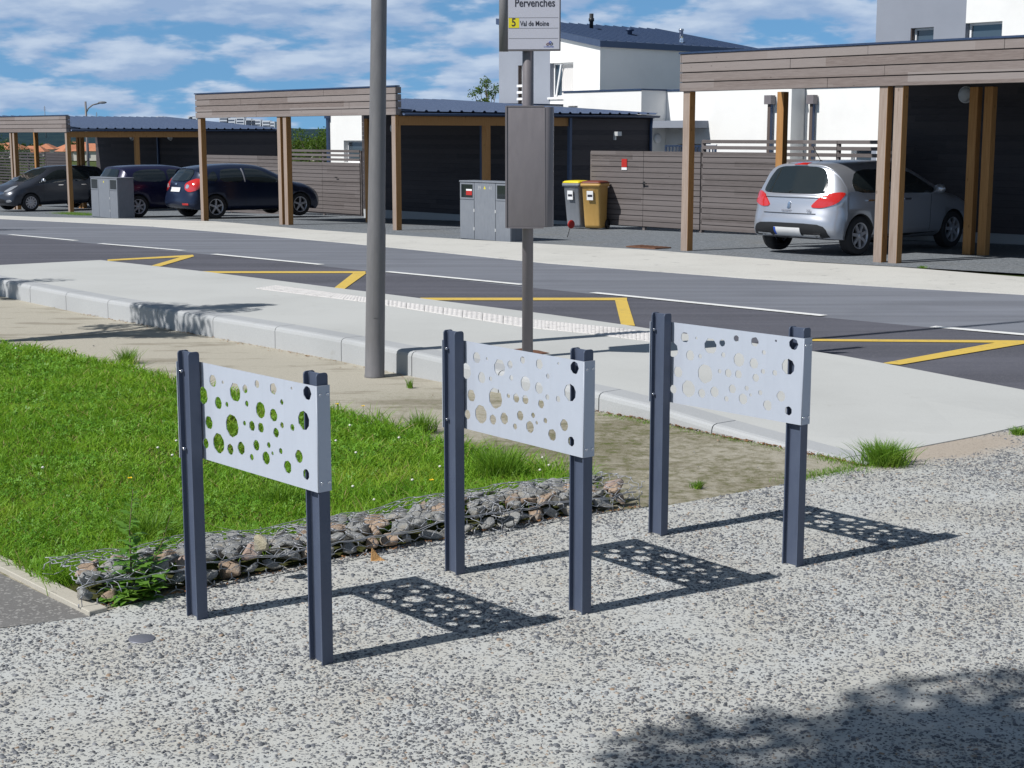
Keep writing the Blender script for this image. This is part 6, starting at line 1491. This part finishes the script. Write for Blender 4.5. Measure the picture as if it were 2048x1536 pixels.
# ------------------------------------------------------------------ trees
def tree(loc, ht, rad, crown_z, n_leaf, ls, label, m='leaf', name='tree', seed=1, squash=1.0, clumps=26, cat='tree'):
    rt = random.Random(seed); rn = np.random.default_rng(seed)
    t = thing(name, label, cat, loc)
    mb = MB(); mb.tube([(0, 0, -0.2), (0.03 * ht, 0, crown_z * 0.5), (-0.01 * ht, 0.01 * ht, crown_z), (0, 0, ht * 0.85)], [ht * 0.022, ht * 0.017, ht * 0.012, ht * 0.003], 8)
    cl = []
    ch_ = (ht - crown_z) / 2
    for k in range(clumps):
        v = Vector((rt.gauss(0, 1), rt.gauss(0, 1), rt.gauss(0, 1))).normalized() * rt.uniform(0.35, 0.95)
        c = Vector((v.x * rad, v.y * rad, crown_z + ch_ + v.z * ch_ * squash)); cl.append((c, rad * rt.uniform(0.18, 0.38)))
        st_ = Vector((0, 0, crown_z * rt.uniform(0.75, 1.2))); mid_ = st_.lerp(c, 0.5) + Vector((0, 0, 0.08 * ht)); mb.tube([st_, mid_, c], [ht * 0.007, ht * 0.004, ht * 0.0015], 5)
    mb.build('trunk', 'bark', t)
    per = n_leaf // clumps; Vs = []
    for c, r_ in cl:
        p = rn.normal(0, 1, (per, 3)); p /= np.linalg.norm(p, axis=1)[:, None]; p *= (rn.uniform(0, 1, per) ** 0.45)[:, None] * r_; p += np.array(c)
        a = rn.normal(0, 1, (per, 3)); a /= np.linalg.norm(a, axis=1)[:, None]; b = rn.normal(0, 1, (per, 3)); b -= (b * a).sum(1)[:, None] * a; b /= np.linalg.norm(b, axis=1)[:, None]
        s_ = rn.uniform(0.6, 1.3, per)[:, None] * ls
        Vs.append(np.stack([p - a * s_, p - b * s_ * 0.5, p + a * s_, p + b * s_ * 0.5], 1))
    V_ = np.concatenate(Vs).reshape(-1, 3); F_ = np.arange(len(V_)).reshape(-1, 4)
    raw_mesh('crown', V_, F_, [m], parent=t); return t
p = at(985, 190, 62); tree((p.x - 0.2, 62, g(62)), 5.2, 0.8, 1.9, 2600, 0.05, 'leafy tree top showing left of the white and grey house', seed=3)
p = at(632, 275, 60); tree((p.x, 60, g(60)), 3.1, 1.1, 0.6, 7000, 0.045, 'green bushy tree beyond the fence, left of the small white house', seed=4, name='bushy_tree')
p = at(602, 290, 66); tree((p.x, 66, g(66)), 2.1, 0.9, 0.4, 3500, 0.045, 'low dark shrub beyond the fence beside the orange carport posts', 'leaf_dark', seed=5, name='shrub', cat='shrub')
p = at(4, 285, 90); tree((p.x, 90, g(90)), 3.0, 2.2, 0.5, 6000, 0.06, 'dark green shrub at the far left edge above the fence', 'leaf_dark', seed=6, name='shrub', cat='shrub')
# trees that stand outside the frame and cast the shadows seen in the photograph
tree((-2.38, 0.74, 0), 7.0, 1.45, 3.6, 34000, 0.062, 'street tree left of the camera that shades the near plaza', seed=8, clumps=46)
tree((-5.75, 12.6, 0), 4.9, 0.85, 1.5, 5200, 0.035, 'young street tree left of the frame that shades the kerb', seed=9, clumps=20)
tree((-8.7, 15.35, 0), 4.3, 0.85, 1.4, 4200, 0.035, 'second young street tree by the kerb, left of the frame', seed=10, clumps=20)
tree((-14.3, 31.6, g(31.6)), 4.2, 0.8, 2.0, 2600, 0.035, 'young street tree beside the side road, left of the frame', seed=12, clumps=20)

# ------------------------------------------------------------------ far town and hills
def hillmesh(name, y0, x0, x1, zf, depth, m, n_=120):
    vs = []; fs = []
    for j in range(9):
        for i in range(n_ + 1):
            x = x0 + (x1 - x0) * i / n_; f = j / 8; z = -9 + (zf(x) + 9) * math.sin(f * math.pi / 2) ** 1.2 if j else -9
            z += noise.noise(Vector((x * 0.012, j * 0.7, y0 * 0.01))) * 3 * f; vs.append((x, y0 + depth * f, z))
    for j in range(8):
        for i in range(n_): a = j * (n_ + 1) + i; fs.append((a, a + 1, a + n_ + 2, a + n_ + 1))
    me = bpy.data.meshes.new(name); me.from_pydata(vs, [], fs); me.materials.append(M[m]); o = bpy.data.objects.new(name, me); link(o)
    for p_ in me.polygons: p_.use_smooth = True
    return tag(o, kind='structure')
hillmesh('hills', 1150, -700, 700, lambda x: 1.8 + (270 - 262 + 3 * noise.noise(Vector((x * 0.008, 1, 1)))) / 3030 * 1500 * 1.0, 350, 'hill')
hillmesh('hills', 1700, -1100, 900, lambda x: 1.8 + (270 - 256 + 4 * noise.noise(Vector((x * 0.005, 5, 1)))) / 3030 * 2100, 400, 'hill')
def far_house(mesh_cache={}):
    if not mesh_cache:
        mb = MB(); mb.box(-5, 5, -4, 4, 0, 3.2, 0); 
        for x in (-3.4, -0.6, 2.4): mb.box(x, x + 1.1, -4.06, -4.001, 0.9, 2.2, 1)
        mesh_cache['w'] = mb
        mb = MB(); mb.add([(-5.6, -4.6, 3.1), (5.6, -4.6, 3.1), (5.6, 4.6, 3.1), (-5.6, 4.6, 3.1), (-2.2, 0, 5.4), (2.2, 0, 5.4)], [(0, 1, 5, 4), (1, 2, 5), (2, 3, 4, 5), (3, 0, 4), (3, 2, 1, 0)]); mesh_cache['r'] = mb
    return mesh_cache
fh = far_house(); proto = thing('town_house', 'small far-off house with orange tiled roof in the valley', 'house', (0, 0, 0), 0, 'orange-roofed houses in the valley')
fh['w'].build('wall', ['town_wall', 'town_window'], proto); fh['r'].build('roof', 'tile', proto)
first = True
for k in range(46):
    if k < 32: u = rd.uniform(-10, 210)
    else: u = rd.uniform(545, 655)
    v = rd.uniform(287, 301); Yd = rd.uniform(560, 900); p = at(u, v, Yd)
    c = proto if first else copy_tree(proto); first = False
    c.location = (p.x, Yd, p.z - 5.2); c.rotation_euler.z = rd.uniform(-0.6, 0.6) + rd.choice([0, 1.57]); s_ = rd.uniform(0.8, 1.15); c.scale = (s_, s_, s_)
for k in range(26):
    u = rd.choice([rd.uniform(-10, 210), rd.uniform(545, 655)]); Yd = rd.uniform(450, 900); p = at(u, rd.uniform(289, 302), Yd)
    if k == 0: tp = tree((p.x, Yd, p.z - 7), 9, 4.5, 2.0, 900, 0.5, 'far-off dark tree among the valley houses', 'leaf_dark', seed=40, name='far_tree', clumps=14); tp['group'] = 'trees among the valley houses'; continue
    c = copy_tree(tp); c.location = (p.x, Yd, p.z - 7); c.rotation_euler.z = rd.uniform(0, 6)
def tower(u, v, w_px, Yd, label, hgt=26):
    p = at(u, v, Yd); w_ = w_px * Yd / 3030; t = thing('apartment_block', label, 'building', (p.x, Yd, p.z - hgt), 0, 'white apartment blocks on the horizon')
    mb = MB(); mb.box(-w_ / 2, w_ / 2, 0, 14, 0, hgt); mb.build('wall', 'town_white', t)
    for z in np.arange(hgt - 2.6, hgt - 14, -2.9):
        mb = MB(); mb.box(-w_ / 2 + 0.8, w_ / 2 - 0.8, -0.08, -0.003, z - 0.4, z + 0.9); mb.build('window_band', 'town_window', t)
for i_, (u, v, w_) in enumerate(((318, 232.5, 12), (328, 234, 10), (380, 232, 9), (386, 234, 14), (447, 233, 18), (462, 236, 16), (480, 234, 16), (497, 237, 10), (512, 239, 18), (532, 241, 16), (544, 243, 10), (500, 241, 20))):
    tower(u, v, w_, 1500, 'small white apartment block on the horizon above the carport roofs')
for (u, v, lab) in ((89, 212, 'thin lattice radio mast on the skyline, left of the street lamp'), (193, 224, 'thin lattice radio mast on the skyline, right of the street lamp')):
    p = at(u, v, 1300); t = thing('radio_mast', lab, 'mast', (p.x, 1300, -8)); hh = p.z + 8
    mb = MB(); mb.tube([(0, 0, 0), (0, 0, hh)], [0.5, 0.2], 5)
    for z in (0.35, 0.6, 0.8): mb.box(-0.9, 0.9, -0.1, 0.1, hh - 4 * z - 0.2, hh - 4 * z)
    mb.build('lattice', 'pole', t)
